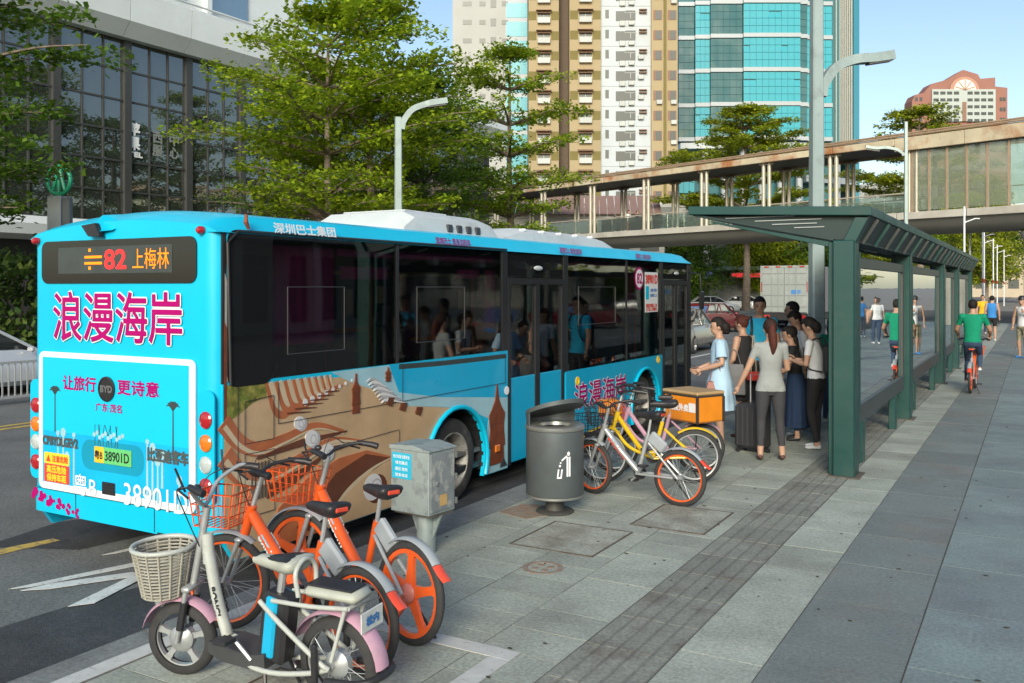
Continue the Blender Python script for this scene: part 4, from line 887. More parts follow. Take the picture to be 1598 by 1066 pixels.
# delivery bag on the rack
bag_o = mat('bag_orange', (.70,.23,.012), .38, var=.12, vs=5, bump=.5, bs=9, coat=.2); bag_b = mat('bag_trim', (.03,.028,.025), .7); bag_t = mat('bag_tan', (.40,.27,.13), .6, var=.1)
bg_ = thing('delivery_bag', 'bright orange insulated delivery bag with tan lid on the rear rack', 'delivery bag', (-3.36,9.94,.6), R(153))
m = MB(); m.box(-.27,-.2,0,.27,.2,.30,.02); m.build('bag_body', bag_o, bg_)
m = MB(); m.box(-.285,-.215,.305,.285,.215,.345,.015); m.build('bag_lid', bag_t, bg_)
m = MB(); m.box(-.276,-.207,.285,.276,.207,.304,.004); m.build('bag_zip', bag_b, bg_)
m = MB()
for x, y in ((-.27,-.2),(.27,-.2),(-.27,.2),(.27,.2)): m.box(x-.012,y-.012,.0,x+.012,y+.012,.284)
m.each('bag_piping', bag_b, bg_)
m = MB()
for s in (1,): letter(m, '百度外卖', (.02,.205,.16), (-1,0,0), (0,0,1), h=.08, width=.3, bold=.004); m.box(-.24,.203,.12,-.14,.206,.22)
m.build('bag_lettering', whitep, bg_)
# ---- white electric bicycle
eb, wb = place('electric_bicycle', 'cream electric bicycle with wicker basket, pink mudguards and blue battery', 'electric bicycle', (-4.0,3.44), (-3.0,3.50), GRP); lean(eb, -.03)
rx, fx_ = -wb/2, wb/2; r = .20
wheel(eb, 'rear_wheel', (rx,0,.235), .235, 'hubmotor', b_silver, .034)
fa = link('front_assembly', None, eb, (fx_-.12,0,0), .28); F = lambda x, y, z: (x-fx_+.12, y, z)
wheel(fa, 'front_wheel', F(fx_+.02,0,r), r, 'cast', b_silver, .034)
m = MB()
for s in (-1, 1): m.tube([F(fx_+.02,s*.065,r),F(fx_-.04,s*.065,.48)], .014, 8)
m.obox(F(fx_-.045,0,.49),(.05,.17,.03),None,.008); m.tube([F(fx_-.045,0,.48),F(fx_-.14,0,.92)], .02, 10); m.build('fork', b_silver, fa, 50)
m = MB()
for s in (-1, 1): m.tube([F(fx_+.0,s*.065,.27),F(fx_-.03,s*.065,.42)], .021, 8)
m.each('shock_absorber', b_black, fa)
handlebar(fa, F(fx_-.15,0,.93)[::2], .29, .16, .10, b_silver)
m = MB(); m.tube([F(fx_-.13,.2,1.05),F(fx_-.1,.24,1.18)], .006, 6); m.tube([F(fx_-.13,-.2,1.05),F(fx_-.1,-.24,1.18)], .006, 6); m.each('mirror_stem', b_black, fa)
mudguard(fa, F(fx_+.02,0,r), r+.03, R(15), R(150), b_pink, .05)
# wicker basket
wick = mat('wicker', (.33,.32,.27), .7, var=.2, vs=30, col2=(.3,.27,.21), c2s=20, c2t=.6); bas = link('basket', None, fa, F(fx_+.12,0,.44)); N = 26
m = MB()
for k in range(15):
    t = k/14; rr = lerp(.105,.15,t); m.tube([(rr*1.05*cos(2*pi*j/N),rr*1.12*sin(2*pi*j/N),t*.255) for j in range(N)], .0055, 5, closed=True)
stuff(m.build('wicker_weave', wick, bas, 60))
m = MB()
for j in range(16):
    a = 2*pi*j/16; m.tube([(.105*1.07*cos(a),.105*1.14*sin(a),0),(.15*1.07*cos(a),.15*1.14*sin(a),.255)], .007, 5)
stuff(m.build('wicker_stakes', wick, bas, 60))
m = MB(); m.lathe([(.11,-.006),(.11,.006),(.001,.006)], 24); m.build('basket_floor', wick, bas)
m = MB(); m.tube([(.153*1.06*cos(2*pi*j/N),.153*1.13*sin(2*pi*j/N),.262) for j in range(N)], .013, 8, closed=True); m.build('basket_rim', b_white, bas, 60)
m = MB(); m.obox(F(fx_+.14,0,.40),(.06,.07,.06),None,.015); m.build('headlamp', b_silver, fa)
flatten(fa)
# frame
m = MB(); m.tube([(fx_-.15,0,.62),(fx_-.14,0,.78)], .032, 10); m.tube(crom([(fx_-.15,0,.68),(fx_-.2,0,.45),(fx_-.27,0,.25)], 4), [.034]*9, 12, sq=.8); fr = m.build('down_tube', b_white, eb, 50)
m = MB(); d_ = Vector((-.12,0,-.43)).normalized()
for s in (-1, 1): letter(m, 'BONGI', (fx_-.215,s*.032,.43), -d_ if s < 0 else d_, Vector((.96*(1 if s < 0 else -1)*(1 if s<0 else 1),0,-.27)) if False else Vector((d_.z*(-1 if s < 0 else 1),0,-d_.x*(-1 if s < 0 else 1))), h=.032, width=.15, bold=.003)
m.build('lettering', b_black, fr)
m = MB(); m.loft([[Vector((x,y,z)) for y, z in ((-w_,z0),(w_,z0),(w_*1.05,z1),(-w_*1.05,z1))] for x, w_, z0, z1 in ((fx_-.2,.07,.17,.23),(fx_-.3,.09,.15,.24),(0.0,.1,.15,.22),(-.1,.09,.16,.24))]); m.build('footboard', darkgrey, eb, 20)
m = MB()
for s in (-1, 1): m.tube(crom([(fx_-.27,s*.03,.24),(.05,s*.08,.17),(-.15,s*.1,.16),(rx+.12,s*.1,.2),(rx,s*.085,.235)], 4), .0135, 8); m.tube(crom([(-.06,s*.07,.50),(-.2,s*.09,.42),(rx+.05,s*.1,.27),(rx,s*.085,.235)], 4), .0135, 8); m.tube(crom([(-.15,s*.08,.52),(rx+.1,s*.085,.53),(rx-.12,s*.08,.55)], 4), .012, 8); m.tube([(rx-.1,s*.08,.54),(rx-.02,s*.09,.28)], .011, 8)
m.tube([(rx-.12,-.08,.55),(rx-.12,.08,.55)], .011, 8); m.build('rear_frame', b_white, eb, 50)
m = MB(); m.obox((-.12,0,.36),(.17,.12,.36),Matrix.Rotation(R(-8),3,'Y'),.02); m.build('battery_case', b_black, eb); m = MB()
m.obox((-.115,-.062,.37),(.075,.03,.32),Matrix.Rotation(R(-8),3,'Y'),.012); m.obox((-.115,.062,.37),(.075,.03,.32),Matrix.Rotation(R(-8),3,'Y'),.012); m.each('battery', b_blue, eb)
m = MB(); m.tube([(-.13,0,.5),(-.16,0,.66)], .02, 8); m.build('seat_post', b_silver, eb); saddle(eb, Vector((-.15,0,.69)), b_cream, .30, .2, False)
m = MB()
for x, w_, z in ((-.0,.02,.715),(-.1,.035,.72),(-.2,.07,.735),(-.26,.085,.74)): pass
m.loft([[Vector((x,w_*cos(t),z+.012*sin(t))) for t in [2*pi*k/10 for k in range(10)]] for x, w_, z in ((.02,.018,.702),(-.08,.032,.708),(-.18,.075,.722),(-.25,.09,.728),(-.285,.07,.722))]); m.build('saddle_pad', b_black, eb, 60)
m = MB(); m.box(rx-.16,-.08,.565,rx+.16,.08,.62,.022); m.build('rear_seat', b_cream, eb, 50); m = MB(); m.box(rx-.13,-.065,.621,rx+.15,.065,.632,.005); m.build('rear_seat_pad', b_black, eb)
m = MB(); m.tube(crom([(rx+.19,-.07,.56),(rx+.2,-.075,.68),(rx+.2,0,.73),(rx+.2,.075,.68),(rx+.19,.07,.56)], 5), .013, 8); m.build('backrest_loop', b_white, eb, 50)
mudguard(eb, (rx,0,.235), .275, R(20), R(175), b_pink, .055)
m = MB(); m.box(rx-.205,-.09,.44,rx-.198,.09,.54,.003); pl = m.build('number_plate', mat('plate_white', (.55,.58,.55), .5, var=.15, vs=20), eb); m = MB(); letter(m, '松内', (rx-.208,0,.49), (0,-1,0), (0,0,1), h=.045, width=.1, bold=.003); m.build('plate_lettering', mat('blue_print', (.05,.2,.5), .4), pl)
m = MB(); m.tube(crom([(rx-.02,-.13,.2),(rx-.2,-.13,.22),(rx-.27,-.06,.23),(rx-.27,.06,.23),(rx-.2,.13,.22),(rx-.02,.13,.2)], 4), .018, 8); m.build('rear_bumper', b_black, eb, 50)
m = MB(); m.obox((rx+.05,-.13,.27),(.03,.03,.2),None,.006); m.obox((rx+.05,.13,.27),(.03,.03,.2),None,.006); m.each('foot_peg', b_black, eb)
crank(eb, Vector((-.02,0,.2)), .1, .8, b_silver); m = MB(); m.tube([(-.1,-.09,.16),(-.14,-.13,.012)], .01, 6); m.tube([(-.1,.09,.16),(-.14,.13,.012)], .01, 6); m.each('centre_stand', b_black, eb)
# ================================================================ litter bin
binm = mat('bin_grey', (.115,.135,.14), .42, metal=.35, var=.12, vs=3, col2=(.11,.115,.115), c2s=5, c2t=.6); binst = mat('bin_steel', (.38,.39,.37), .35, metal=.7, var=.15, vs=5)
bn = thing('litter_bin', 'round grey metal litter bin with tilted lid hood on the pavement', 'litter bin', (-3.9,7.58,0), R(-28)); bn.scale = (.9,.9,1)
m = MB(); m.lathe([(.19,.0),(.2,.012),(.19,.022),(.1,.028),(.09,.13),(.16,.145)], 28); m.build('bin_foot', mat('bin_foot', (.07,.07,.065), .6, metal=.3, var=.2, vs=7), bn, 50)
m = MB(); m.lathe([(.27,.145),(.298,.16),(.298,.18)], 40); m.build('bin_base', binst, bn, 50)
m = MB(); m.lathe([(.295,.182),(.3,.187),(.3,.775),(.29,.78)], 40, cap=False); m.build('bin_drum', binm, bn, 50)
m = MB(); m.lathe([(.302,.781),(.308,.79),(.308,.815),(.29,.825),(.17,.82),(.165,.79)], 40, cap=False); m.build('bin_rim', binst, bn, 50)
m = MB(); m.lathe([(.165,.7),(.165,.78)], 28, cap=False); m.lathe([(.164,.70),(.001,.70)], 28, cap=False); m.build('bin_mouth', b_black, bn)
m = MB(); n = 16; rings = []
for k in range(n+1):
    a = lerp(R(100), R(262), k/n); c_, s_ = cos(a), sin(a); zt = lerp(.90,1.08,(c_+1)/2)
    rings.append([Vector((.3*c_,.3*s_,.826)), Vector((.3*c_,.3*s_,zt-.03)), Vector((.285*c_,.285*s_,zt-.03)), Vector((.285*c_,.285*s_,.826))])
m.loft(rings); m.build('hood_wall', binm, bn, 40)
m = MB(); P = [(.305*cos(t),.305*sin(t)) for t in [2*pi*k/40 for k in range(40)]]
def hz_(x): return .985+.19*x/.3*.5
m.loft([[Vector((x,y,hz_(x)+dz)) for x, y in P] for dz in (-.035, -.03, .0, .004)]); m.build('bin_lid', binm, bn, 40)
# litter pictogram, set just proud of the drum
m = MB()
def drum(P, rr=.3035):
    n_ = len(P); a0 = R(-12)
    m.add([((rr)*cos(a0+p[0]/rr), rr*sin(a0+p[0]/rr), .47+p[1]) for p in P], [tuple(range(n_))])
drum([(-.10,-.09),(-.085,-.09),(-.075,-.02),(-.09,-.02)][::1]); drum([(-.10,-.105),(-.05,-.105),(-.05,-.09),(-.10,-.09)]); drum([(-.065,-.09),(-.05,-.09),(-.04,-.02),(-.055,-.02)])
drum([(-.08,.0),(-.06,.0),(-.06,.02),(-.08,.02)]); drum([(-.07,.03),(-.055,.03),(-.055,.045),(-.07,.045)]); drum([(-.05,.05),(.01,.09),(.0,.105),(-.055,.065)])
drum([(.0,-.09),(.02,-.09),(.02,.09),(.0,.09)]); drum([(.025,-.09),(.045,-.09),(.045,.09),(.025,.09)]); drum([(.01,.10),(.035,.10),(.04,.125),(.022,.14),(.005,.125)])
m.build('bin_pictogram', whitep, bn)
# ================================================================ street control box on a post
boxm = mat('box_galvanised', (.34,.40,.39), .5, metal=.35, var=.15, vs=6, col2=(.22,.25,.25), c2s=6, c2t=.57, c2w=.06, wet=.12)
boxd = mat('box_door', (.24,.27,.275), .55, metal=.3, var=.2, vs=8, col2=(.42,.43,.40), c2s=9, c2t=.55, c2w=.05)
cb = thing('control_box', 'weathered galvanised control box with blue notice on a steel post', 'control box', (-4.19,5.92,0), R(-5))
cb.scale = (.8,.8,.96)
m = MB(); m.lathe([(.095,0),(.095,.34)], 20); m.build('box_post', binst if False else boxm, cb, 50)
m = MB(); m.prism([(.09,.12),(.1,.33),(.2,.33)], 'y', -.012, .012); m.prism([(-.09,.12),(-.1,.33),(-.2,.33)], 'y', -.012, .012); m.each('post_gusset', boxm, cb)
m = MB(); m.box(-.26,-.17,.33,.2,.17,.345); m.build('box_base', steel, cb)
m = MB(); m.box(-.29,-.2,.346,.2,.2,.86,.006); m.build('box_body', boxm, cb)
m = MB(); m.prism([(-.3,.861),(.215,.861),(.215,.872),(.0,.905),(-.3,.89)], 'y', -.21, .21); m.build('box_top', boxm, cb)
m = MB(); m.box(.201,-.18,.37,.212,.18,.845,.003); dr = m.build('box_door', boxd, cb)
m = MB(); m.lathe([(.018,0),(.02,.012),(.012,.018),(.001,.018)], 14, (.213,-.1,.6), Matrix.Rotation(pi/2,3,'Y')); m.build('lock', binst, dr)
m = MB(); m.box(.213,-.05,.41,.2145,.06,.5); m.build('paper_scrap', paper, dr)
m = MB()
for z in (.42,.62,.8): m.box(.196,.2,z-.025,.222,.215,z+.025)
m.each('hinge', binst, cb)
m = MB(); m.box(-.27,-.2045,.62,-.02,-.2005,.83,.001); nt_ = m.build('blue_notice', mat('notice_blue', (.02,.42,.62), .4, var=.1, vs=12), cb)
for i, s in enumerate(('电力设施 注意安全', '请勿靠近', '高压 危险', '联系电话')):
    m = MB(); letter(m, s, (-.145,-.2062,.80-.05*i), (1,0,0), (0,0,1), h=.028, width=.21 if i == 0 else .16, bold=.001); m.build('notice_lettering', whitep, nt_)
# ================================================================ buildings
CR = R(29.92)
# ---- glass-fronted mall across the road
fglass = glass('facade_glass', (.1,.1,.1), refl=.16, rough=.02, base=(.028,.034,.03), opa=.97)
mull = mat('mullion_dark', (.045,.047,.045), .45, var=.15); wpanel = mat('white_cladding', (.62,.67,.68), .45, var=.06, vs=.4, ovar=.04, col2=(.55,.59,.59), c2s=.3, c2t=.6)
mall = thing('glass_mall', 'dark glass fronted mall with white curved parapet across the road', 'building', (-34, 12, 0))
m = MB(); m.box(-20,-6,-.2,-.12,44,12.6); m.build('building_core', mat('core_dark', (.03,.03,.03), .8), mall)
fr = link('curtain_wall', None, mall)
pw = .98; ph = 1.3; pm = MB(); pm.box(-.02,.03,.03,0,pw-.03,ph-.03); pme = pm.mesh('pane', fglass); rnd = random.Random(5); far = MB()
y = 3.9; nb = 0
while y < 42:
    for k in range(3):
        for j in range(6):
            if y < 27:
                o = link('pane', pme, fr, (0, y+.2+k*pw, 4.9+j*ph)); o.rotation_euler = (0, rnd.gauss(0,.006), rnd.gauss(0,.006))
            else: far.box(-.02,y+.23+k*pw,4.93+j*ph,0,y+.17+(k+1)*pw,4.87+(j+1)*ph)
    mb = MB(); mb.box(-.05,y-.17,4.5,.16,y+.17,12.68); mb.build('pier', mull, fr); y += 3.28; nb += 1
stuff(far.build('pane_field', fglass, fr))
for j in range(7):
    mb = MB(); mb.box(-.03,0,4.86+j*ph,.05,44,4.94+j*ph); mb.build('transom', mull, fr)
y = 4.1
while y < 27:
    for k in range(1, 3):
        mb = MB(); mb.box(-.02,y+k*pw-.03,4.95,.06,y+k*pw+.03,12.66); mb.build('mullion', mull, fr)
    y += 3.28
for k in range(16):
    y0 = -6+k*3.2; mb = MB(); mb.prism([(-.4,12.7),(.5,12.7),(1.0,13.3),(1.05,14.6),(.8,14.75),(-.4,14.75)], 'y', y0+.015, y0+3.185); mb.build('parapet_panel', wpanel, mall, 30)
m = MB(); m.tube([(1.0,-6,14.85),(1.0,43,14.85)], .05, 6); m.build('parapet_rail', wpanel, mall)
for k in range(16):
    y0 = -6+k*3.2; mb = MB(); mb.prism([(.0,3.95),(1.3,4.1),(1.4,4.5),(1.2,4.8),(.0,4.84)], 'y', y0+.01, y0+3.19); mb.build('canopy_panel', wpanel, mall)
m = MB(); m.box(-16,-6,14.76,-1.2,26,30); up = m.build('upper_block', wpanel, mall)
sky_glass = glass('upper_glass', (.1,.1,.1), refl=.35, base=(.06,.12,.16), opa=.95)
for j in range(4):
    for k in range(7):
        mb = MB(); mb.box(-1.19,-4+k*3.9,15.7+j*3.6,-1.12,-4+k*3.9+2.4,17.6+j*3.6); mb.build('window', sky_glass, up)
        mb = MB(); mb.box(-1.19,-4+k*3.9-.5,15.3+j*3.6,-.8,-4+k*3.9-.2,18.3+j*3.6); mb.build('fin', wpanel, up)
m = MB(); letter(m, '苹果', (.09,14.1,8.85), (0,1,0), (0,0,1), h=.62, width=.5, bold=.03) if False else None
for i, s in enumerate('苹果'):
    letter(m, s, (.09,14.1,8.95-.62*i), (0,1,0), (0,0,1), h=.52, width=.52, bold=.03)
letter(m, 'TEL', (.09,14.15,7.85), (0,1,0), (0,0,1), h=.2, width=.7, bold=.02); m.each('window_lettering', whitep, mall)
m = MB()
for i, s in enumerate(('西服','中心')):
    for q, ch in enumerate(s): letter(m, ch, (.09,15.3+i*.9,8.75-.58*q), (0,1,0), (0,0,1), h=.48, width=.5, bold=.02)
m.each('window_lettering', mat('dull_white', (.2,.22,.2), .6), mall)
# ---- beige and olive apartment tower
beige = mat('tower_beige', (.32,.26,.15), .8, var=.06, vs=.3, ovar=.03); olive = mat('tower_olive', (.15,.125,.035), .8, var=.08, vs=.4); twhite = mat('tower_white', (.42,.47,.50), .75, var=.06, vs=.3, col2=(.36,.39,.40), c2s=.15, c2t=.6)
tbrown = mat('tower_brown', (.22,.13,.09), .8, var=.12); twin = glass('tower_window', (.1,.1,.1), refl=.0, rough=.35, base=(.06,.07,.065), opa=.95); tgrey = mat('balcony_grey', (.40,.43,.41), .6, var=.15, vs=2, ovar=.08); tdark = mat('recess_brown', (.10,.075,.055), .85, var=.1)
C = Vector((-62.78,113.86,0)) + Vector((cos(CR),sin(CR),0))*9.0
tw = thing('apartment_tower', 'tall beige and olive apartment tower with white stair bay and balconies', 'building', tuple(C), CR)
FH = 2.86; Z0 = 12.2-3*FH
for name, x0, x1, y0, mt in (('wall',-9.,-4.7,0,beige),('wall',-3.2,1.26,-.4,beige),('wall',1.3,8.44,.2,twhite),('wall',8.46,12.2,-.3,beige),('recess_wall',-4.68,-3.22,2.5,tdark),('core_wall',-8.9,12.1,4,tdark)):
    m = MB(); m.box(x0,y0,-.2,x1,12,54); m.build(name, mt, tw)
m = MB(); m.box(10.2,-.6,-.2,10.55,-.28,54); m.build('drain_shaft', olive, tw)
awn = MB(); awn.prism([(0,.9),(-.75,.68),(-.75,.6),(0,.78)], 'x', -1.1, 1.1); awn_me = awn.mesh('awning', tbrown)
awn2 = MB(); awn2.prism([(0,.45),(-.5,.3),(-.5,.24),(0,.35)], 'x', -.95, .95); awn2_me = awn2.mesh('awning', tbrown)
bal = MB(); bal.box(-.9,-.55,-1.15,.9,.0,-.35,.03); bal_me = bal.mesh('balcony_box', tgrey)
wn_ = MB(); wn_.box(-.85,-.03,-.4,.85,.02,.4); wn_me = wn_.mesh('window', twin); wf = MB(); wf.box(-.03,-.05,-.4,.03,-.03,.4); wf.box(-.86,-.05,.36,.86,-.03,.41); wf_me = wf.mesh('window_frame', tgrey)
acm = MB(); acm.box(-.4,-.45,-.3,.4,0,.3,.04); ac_me = acm.mesh('air_conditioner', tgrey)
sw = MB(); sw.box(-.25,-.04,-.6,.25,.02,.6); sw_me = sw.mesh('window', twin); bw = MB(); bw.box(-.7,-.04,-.7,.7,.02,.7); bw_me = bw.mesh('window', twin)
ob = MB(); ob.box(-.55,-.03,-.62,.55,.02,.62); ob_me = ob.mesh('olive_block', olive); lg = MB(); lg.prism([(0,.0),(-.5,-.1),(-.5,-.2),(0,-.16)], 'x', -.55, .55); lg_me = lg.mesh('ledge', tbrown)
bb = MB(); bb.box(-.62,-.03,-.7,.62,.02,.7); bb_me = bb.mesh('brown_band', tbrown); rw_ = MB(); rw_.box(-.38,-.06,-.62,.38,-.02,.62); rw_me = rw_.mesh('window', twin)
rnd = random.Random(11)
for f in range(1, 17):
    z = Z0+f*FH
    for xc, y0 in ((-6.85,0),(-.95,-.4)):
        w_ = link('window', wn_me, tw, (xc, y0-.01, z)); link('window_frame', wf_me, w_); link('awning', awn_me, w_); link('awning', awn2_me, w_); link('balcony_box', bal_me, w_)
        for s in (-1, 1):
            o = link('olive_block', ob_me, tw, (xc+s*1.62, y0-.01, z+.0)); o.scale = (1.02, 1, 1)
    w_ = link('window', sw_me, tw, (2.2,.19,z+.3))
    w_ = link('window', bw_me, tw, (4.15,.19,z)); a = link('air_conditioner', ac_me, w_, (.2,0,-1.1)); a.scale = (1,.8,1.2)
    w_ = link('window', bw_me, tw, (5.55,.19,z+.1)); link('air_conditioner', ac_me, w_, (.1,0,-1.15)); link('window_frame', wf_me, w_)
    if rnd.random() < .6: link('air_conditioner', ac_me, tw, (7.0,.19,z-.2))
    link('ledge', lg_me, tw, (7.3,.19,z+1.0)); link('ledge', lg_me, tw, (7.3,.19,z+.6))
    for xc in (9.35, 11.4):
        b_ = link('brown_band', bb_me, tw, (xc,-.31,z)); link('window', rw_me, b_, (.1,0,0))
        if rnd.random() < .25: link('air_conditioner', ac_me, tw, (xc+.2,-.31,z-1.0))
    mb = MB(); mb.box(1.31,.16,z-1.45,8.43,.199,z-1.41); mb.build('floor_joint', mat('joint_grey', (.3,.32,.32), .8), tw)
# ---- pale grey tower and slim blue glass bay
C = Vector((-83.0,125.6,0)); tb = thing('grey_tower', 'pale grey apartment block with small dark windows behind the trees', 'building', tuple(C), CR)
m = MB(); m.box(-.5,0,-.2,9.3,12,60); m.build('wall', mat('grey_render', (.36,.38,.37), .8, var=.05, vs=.3), tb)
w1 = MB(); w1.box(-.55,-.05,-.42,.55,.02,.42); w1_me = w1.mesh('window', twin); w2 = MB(); w2.box(-.5,-.05,-.7,.5,.02,.7); w2_me = w2.mesh('window', twin)
for f in range(5, 19):
    z = f*3.05
    for xc, me in ((1.9,w1_me),(4.4,w1_me),(6.2,w2_me),(8.1,w1_me)): link('window', me, tb, (xc,-.01,z)).scale = (1.3 if xc == 1.9 else .9,1,.9)
C = Vector((-74.8,130.3,0)); ts = thing('blue_glass_block', 'slim pale blue glass block squeezed beside the beige tower', 'building', tuple(C), CR)
cyg = glass('cyan_glass', (.1,.1,.1), refl=.0, rough=.3, base=(.03,.31,.38), opa=.98); cygd = glass('teal_dark_glass', (.1,.1,.1), refl=.03, rough=.1, base=(.02,.10,.10), opa=.98, wave=.25, ws=.25)
m = MB(); m.box(-1.2,0,-.2,3.1,10,60); m.build('wall', twhite, ts)
pn = MB(); pn.box(0,-.06,0,1.25,-.01,2.4); pn_me = pn.mesh('pane', cyg)
for f in range(4, 19):
    for k in range(3): link('pane', pn_me, ts, (-1.1+k*1.3,0,f*3.1))
# ---- turquoise glass office tower
ct = thing('glass_tower', 'turquoise glass office tower with pale spandrel bands and metal fins', 'building', (-44.60,158.94,0), CR)
span = mat('spandrel', (.30,.34,.36), .45, metal=.2, var=.05); finm = mat('fin_metal', (.30,.31,.28), .5, metal=.3, var=.1)
k_ = 160/1444
X = lambda px, d=0.: ((px-799)*(160+d)-361*160)/1422
m = MB(); m.box(X(1063),2.5,-.2,X(1318),30,70); m.build('core', mat('core_teal', (.02,.12,.14), .6), ct)
ZB = [28.3+6*i for i in range(0, 7)]     # spandrel heights
FAC = [(1062,1087,1.9,cygd,3),(1087,1110,1.2,cyg,3),(1110,1160,.6,cygd,5),(1160,1249,0.,cyg,9),(1249,1262,.8,cygd,1),(1262,1303,1.6,cyg,4)]
for a, b, y0, mt, n_ in FAC:
    xa, xb = X(a)+.02, X(b)-.02; pw_ = (xb-xa)/n_; pmb = MB(); pmb.box(.02,-.08,.02,pw_-.02,0,1.26); pe = pmb.mesh('pane', mt)
    for i, zb in enumerate(ZB[:-1]):
        mb = MB(); mb.box(xa-.06,y0-.35,zb-.35,xb+.06,y0+2.4,zb+.35); mb.build('spandrel_band', span, ct)
        if i >= 4: continue
        for r_ in range(4):
            for c_ in range(n_):
                o = link('pane', pe, ct, (xa+c_*pw_, y0, zb+.4+r_*1.3)); o.rotation_euler = (rnd.gauss(0,.003), 0, rnd.gauss(0,.003))
                if mt is cyg and r_ == 2 and rnd.random() < .12: o.rotation_euler = (-.16,0,0)
    mb = MB(); mb.box(xa,y0+.1,ZB[0]-.3,xb,y0+2.4,70); mb.build('wall_backing', mat('core_teal', (.02,.12,.14), .6), ct)
for k in range(9):
    x = X(1304+k*3,2.2+k*.4); mb = MB(); mb.box(x,2.2+k*.4,27,x+.2,2.9+k*.4,70); mb.build('facade_fin', finm, ct)
m = MB(); m.prism([(X(1303,2.6),2.6),(X(1331,6.2),6.2),(X(1331,6.2),30),(X(1303,2.6),30)], 'z', 26, 70); m.build('side_wall', mat('side_teal', (.16,.24,.24), .4, var=.3, vs=.4), ct)
m = MB(); m.prism([(X(1332,6.4),6.4),(X(1341,9),9),(X(1341,9),30),(X(1332,6.4),30)], 'z', 14, 70); m.build('side_glass', cyg, ct)
m = MB(); m.prism([(X(1060),-1.2),(X(1160),-2.2),(X(1255),-1.6),(X(1335,4),4),(X(1335,4),20),(X(1060),20)], 'z', 26.2, 27.2); m.build('podium_slab', span, ct)
m = MB(); m.prism([(X(1255),-1.2),(X(1338,4.6),4.6),(X(1338,4.6),20),(X(1255),20)], 'z', 20.5, 21.6); m.build('podium_slab', span, ct)
for i in range(4):
    for k in range(3):
        mb = MB(); mb.box(X(1062)+k*.95,1.9,12+i*3.4,X(1062)+k*.95+.9,2.0,15+i*3.4); mb.build('pane', cyg, ct)
for k in range(8):
    mb = MB(); mb.lathe([(.6,0),(.6,26.2)], 14, (X(1100)+k*3.3,-.2,0)); mb.build('podium_column', span, ct)
# ---- red brick tower far off
rt = thing('red_tower', 'distant red brick tower with gabled top and round arched window', 'building', (-19.07,289.01,0), CR); q = 260/1422
X = lambda px: (px-1497)*q
Zp = lambda py: 2.1+(448-py)*q
redb = mat('red_brick', (.26,.125,.095), .85, var=.08, vs=.2); redl = mat('red_brick_pale', (.40,.22,.16), .85, var=.06, vs=.2)
m = MB(); m.prism([(X(1423),-.2),(X(1572),-.2),(X(1572),Zp(137)),(X(1553),Zp(135)),(X(1553),Zp(121)),(X(1530),Zp(123)),(X(1526),Zp(116)),(X(1503),Zp(109)),(X(1476),Zp(125)),(X(1453),Zp(131)),(X(1442),Zp(145)),(X(1428),Zp(148)),(X(1423),Zp(158))], 'y', 0, 5); m.build('wall', redb, rt)
m = MB(); m.box(X(1453),-.6,Zp(190),X(1552),-.1,Zp(140)); m.build('pale_bay', mat('pale_bay', (.36,.41,.39), .6, var=.05), rt)
m = MB(); m.prism([(X(1504)+q*23*cos(t),Zp(141.5)+q*21*sin(t)) for t in [pi*k/14 for k in range(15)]], 'y', -.5, -.05); m.build('arch_surround', redl, rt)
m = MB(); m.prism([(X(1504)+q*17*cos(t),Zp(141)+q*16*sin(t)) for t in [pi*k/14 for k in range(15)]], 'y', -.7, -.51); aw = m.build('arch_window', mat('arch_pane', (.55,.6,.55), .3), rt)
for k in range(5):
    t = pi*(k+.5)/5; mb = MB(); mb.bar((X(1504),-.75,Zp(141)),(X(1504)+q*16*cos(t),-.75,Zp(141)+q*15*sin(t)),.25,.1,(0,1,0)); mb.build('glazing_bar', redl, aw)
ww = MB(); ww.box(-.9,-.08,-.75,.9,0,.75); ww_me = ww.mesh('window', twin)
for i in range(6):
    for k in range(9):
        if k != 4: link('window', ww_me, rt, (X(1459)+k*X(1497+10.6), -.62, Zp(146)-i*2.9 if False else Zp(146)-i*1.95)).scale = (.8,1,.55)
m = MB(); m.box(X(1500),-.8,Zp(190),X(1506),-.62,Zp(160)); m.build('recess_strip', tbrown, rt)
for i in range(6):
    for xx in (1430,1437,1562,1567): link('window', ww_me, rt, (X(xx),-.02,Zp(155)-i*2.9)).scale = (.4,1,.7)
# ---- shops and blocks seen under the bridge
def block(name, label, loc, rz, w_, d_, h_, col, nfx, nfz, wz0=1.2, group=None):
    t = thing(name, label, 'building', loc, rz, group); mt = mat('wall_'+label[:18].replace(' ', '_'), col, .8, var=.08, vs=.4)
    mb = MB(); mb.box(-w_/2,0,-.2,w_/2,d_,h_); mb.build('wall', mt, t)
    me = MB(); me.box(-w_/nfx*.32,-.06,-h_/nfz*.3,w_/nfx*.32,.02,h_/nfz*.3); me = me.mesh('window', twin)
    for i in range(nfx):
        for j in range(nfz): link('window', me, t, (-w_/2+(i+.5)*w_/nfx, -.02, wz0+(j+.5)*(h_-wz0)/nfz))
    mb = MB(); mb.box(-w_/2-.15,-.15,h_,w_/2+.15,d_+.15,h_+.35); mb.build('roof_edge', mt, t); return t
sp = block('shop_block', 'low grey shop block with green canopy and red sign beyond the bridge', (-33.,98.,0), R(24), 26, 12, 11, (.28,.29,.27), 9, 3, 5.2)
m = MB(); m.prism([(0,4.6),(-3.2,4.3),(-3.2,3.9),(0,4.1)], 'x', -12, 12); m.build('shop_canopy', mat('canopy_green', (.10,.17,.15), .5), sp)
m = MB(); m.box(3.5,-3.3,3.05,7.,-3.15,3.7); sg = m.build('shop_sign', mat('sign_dark', (.04,.02,.02), .5), sp)
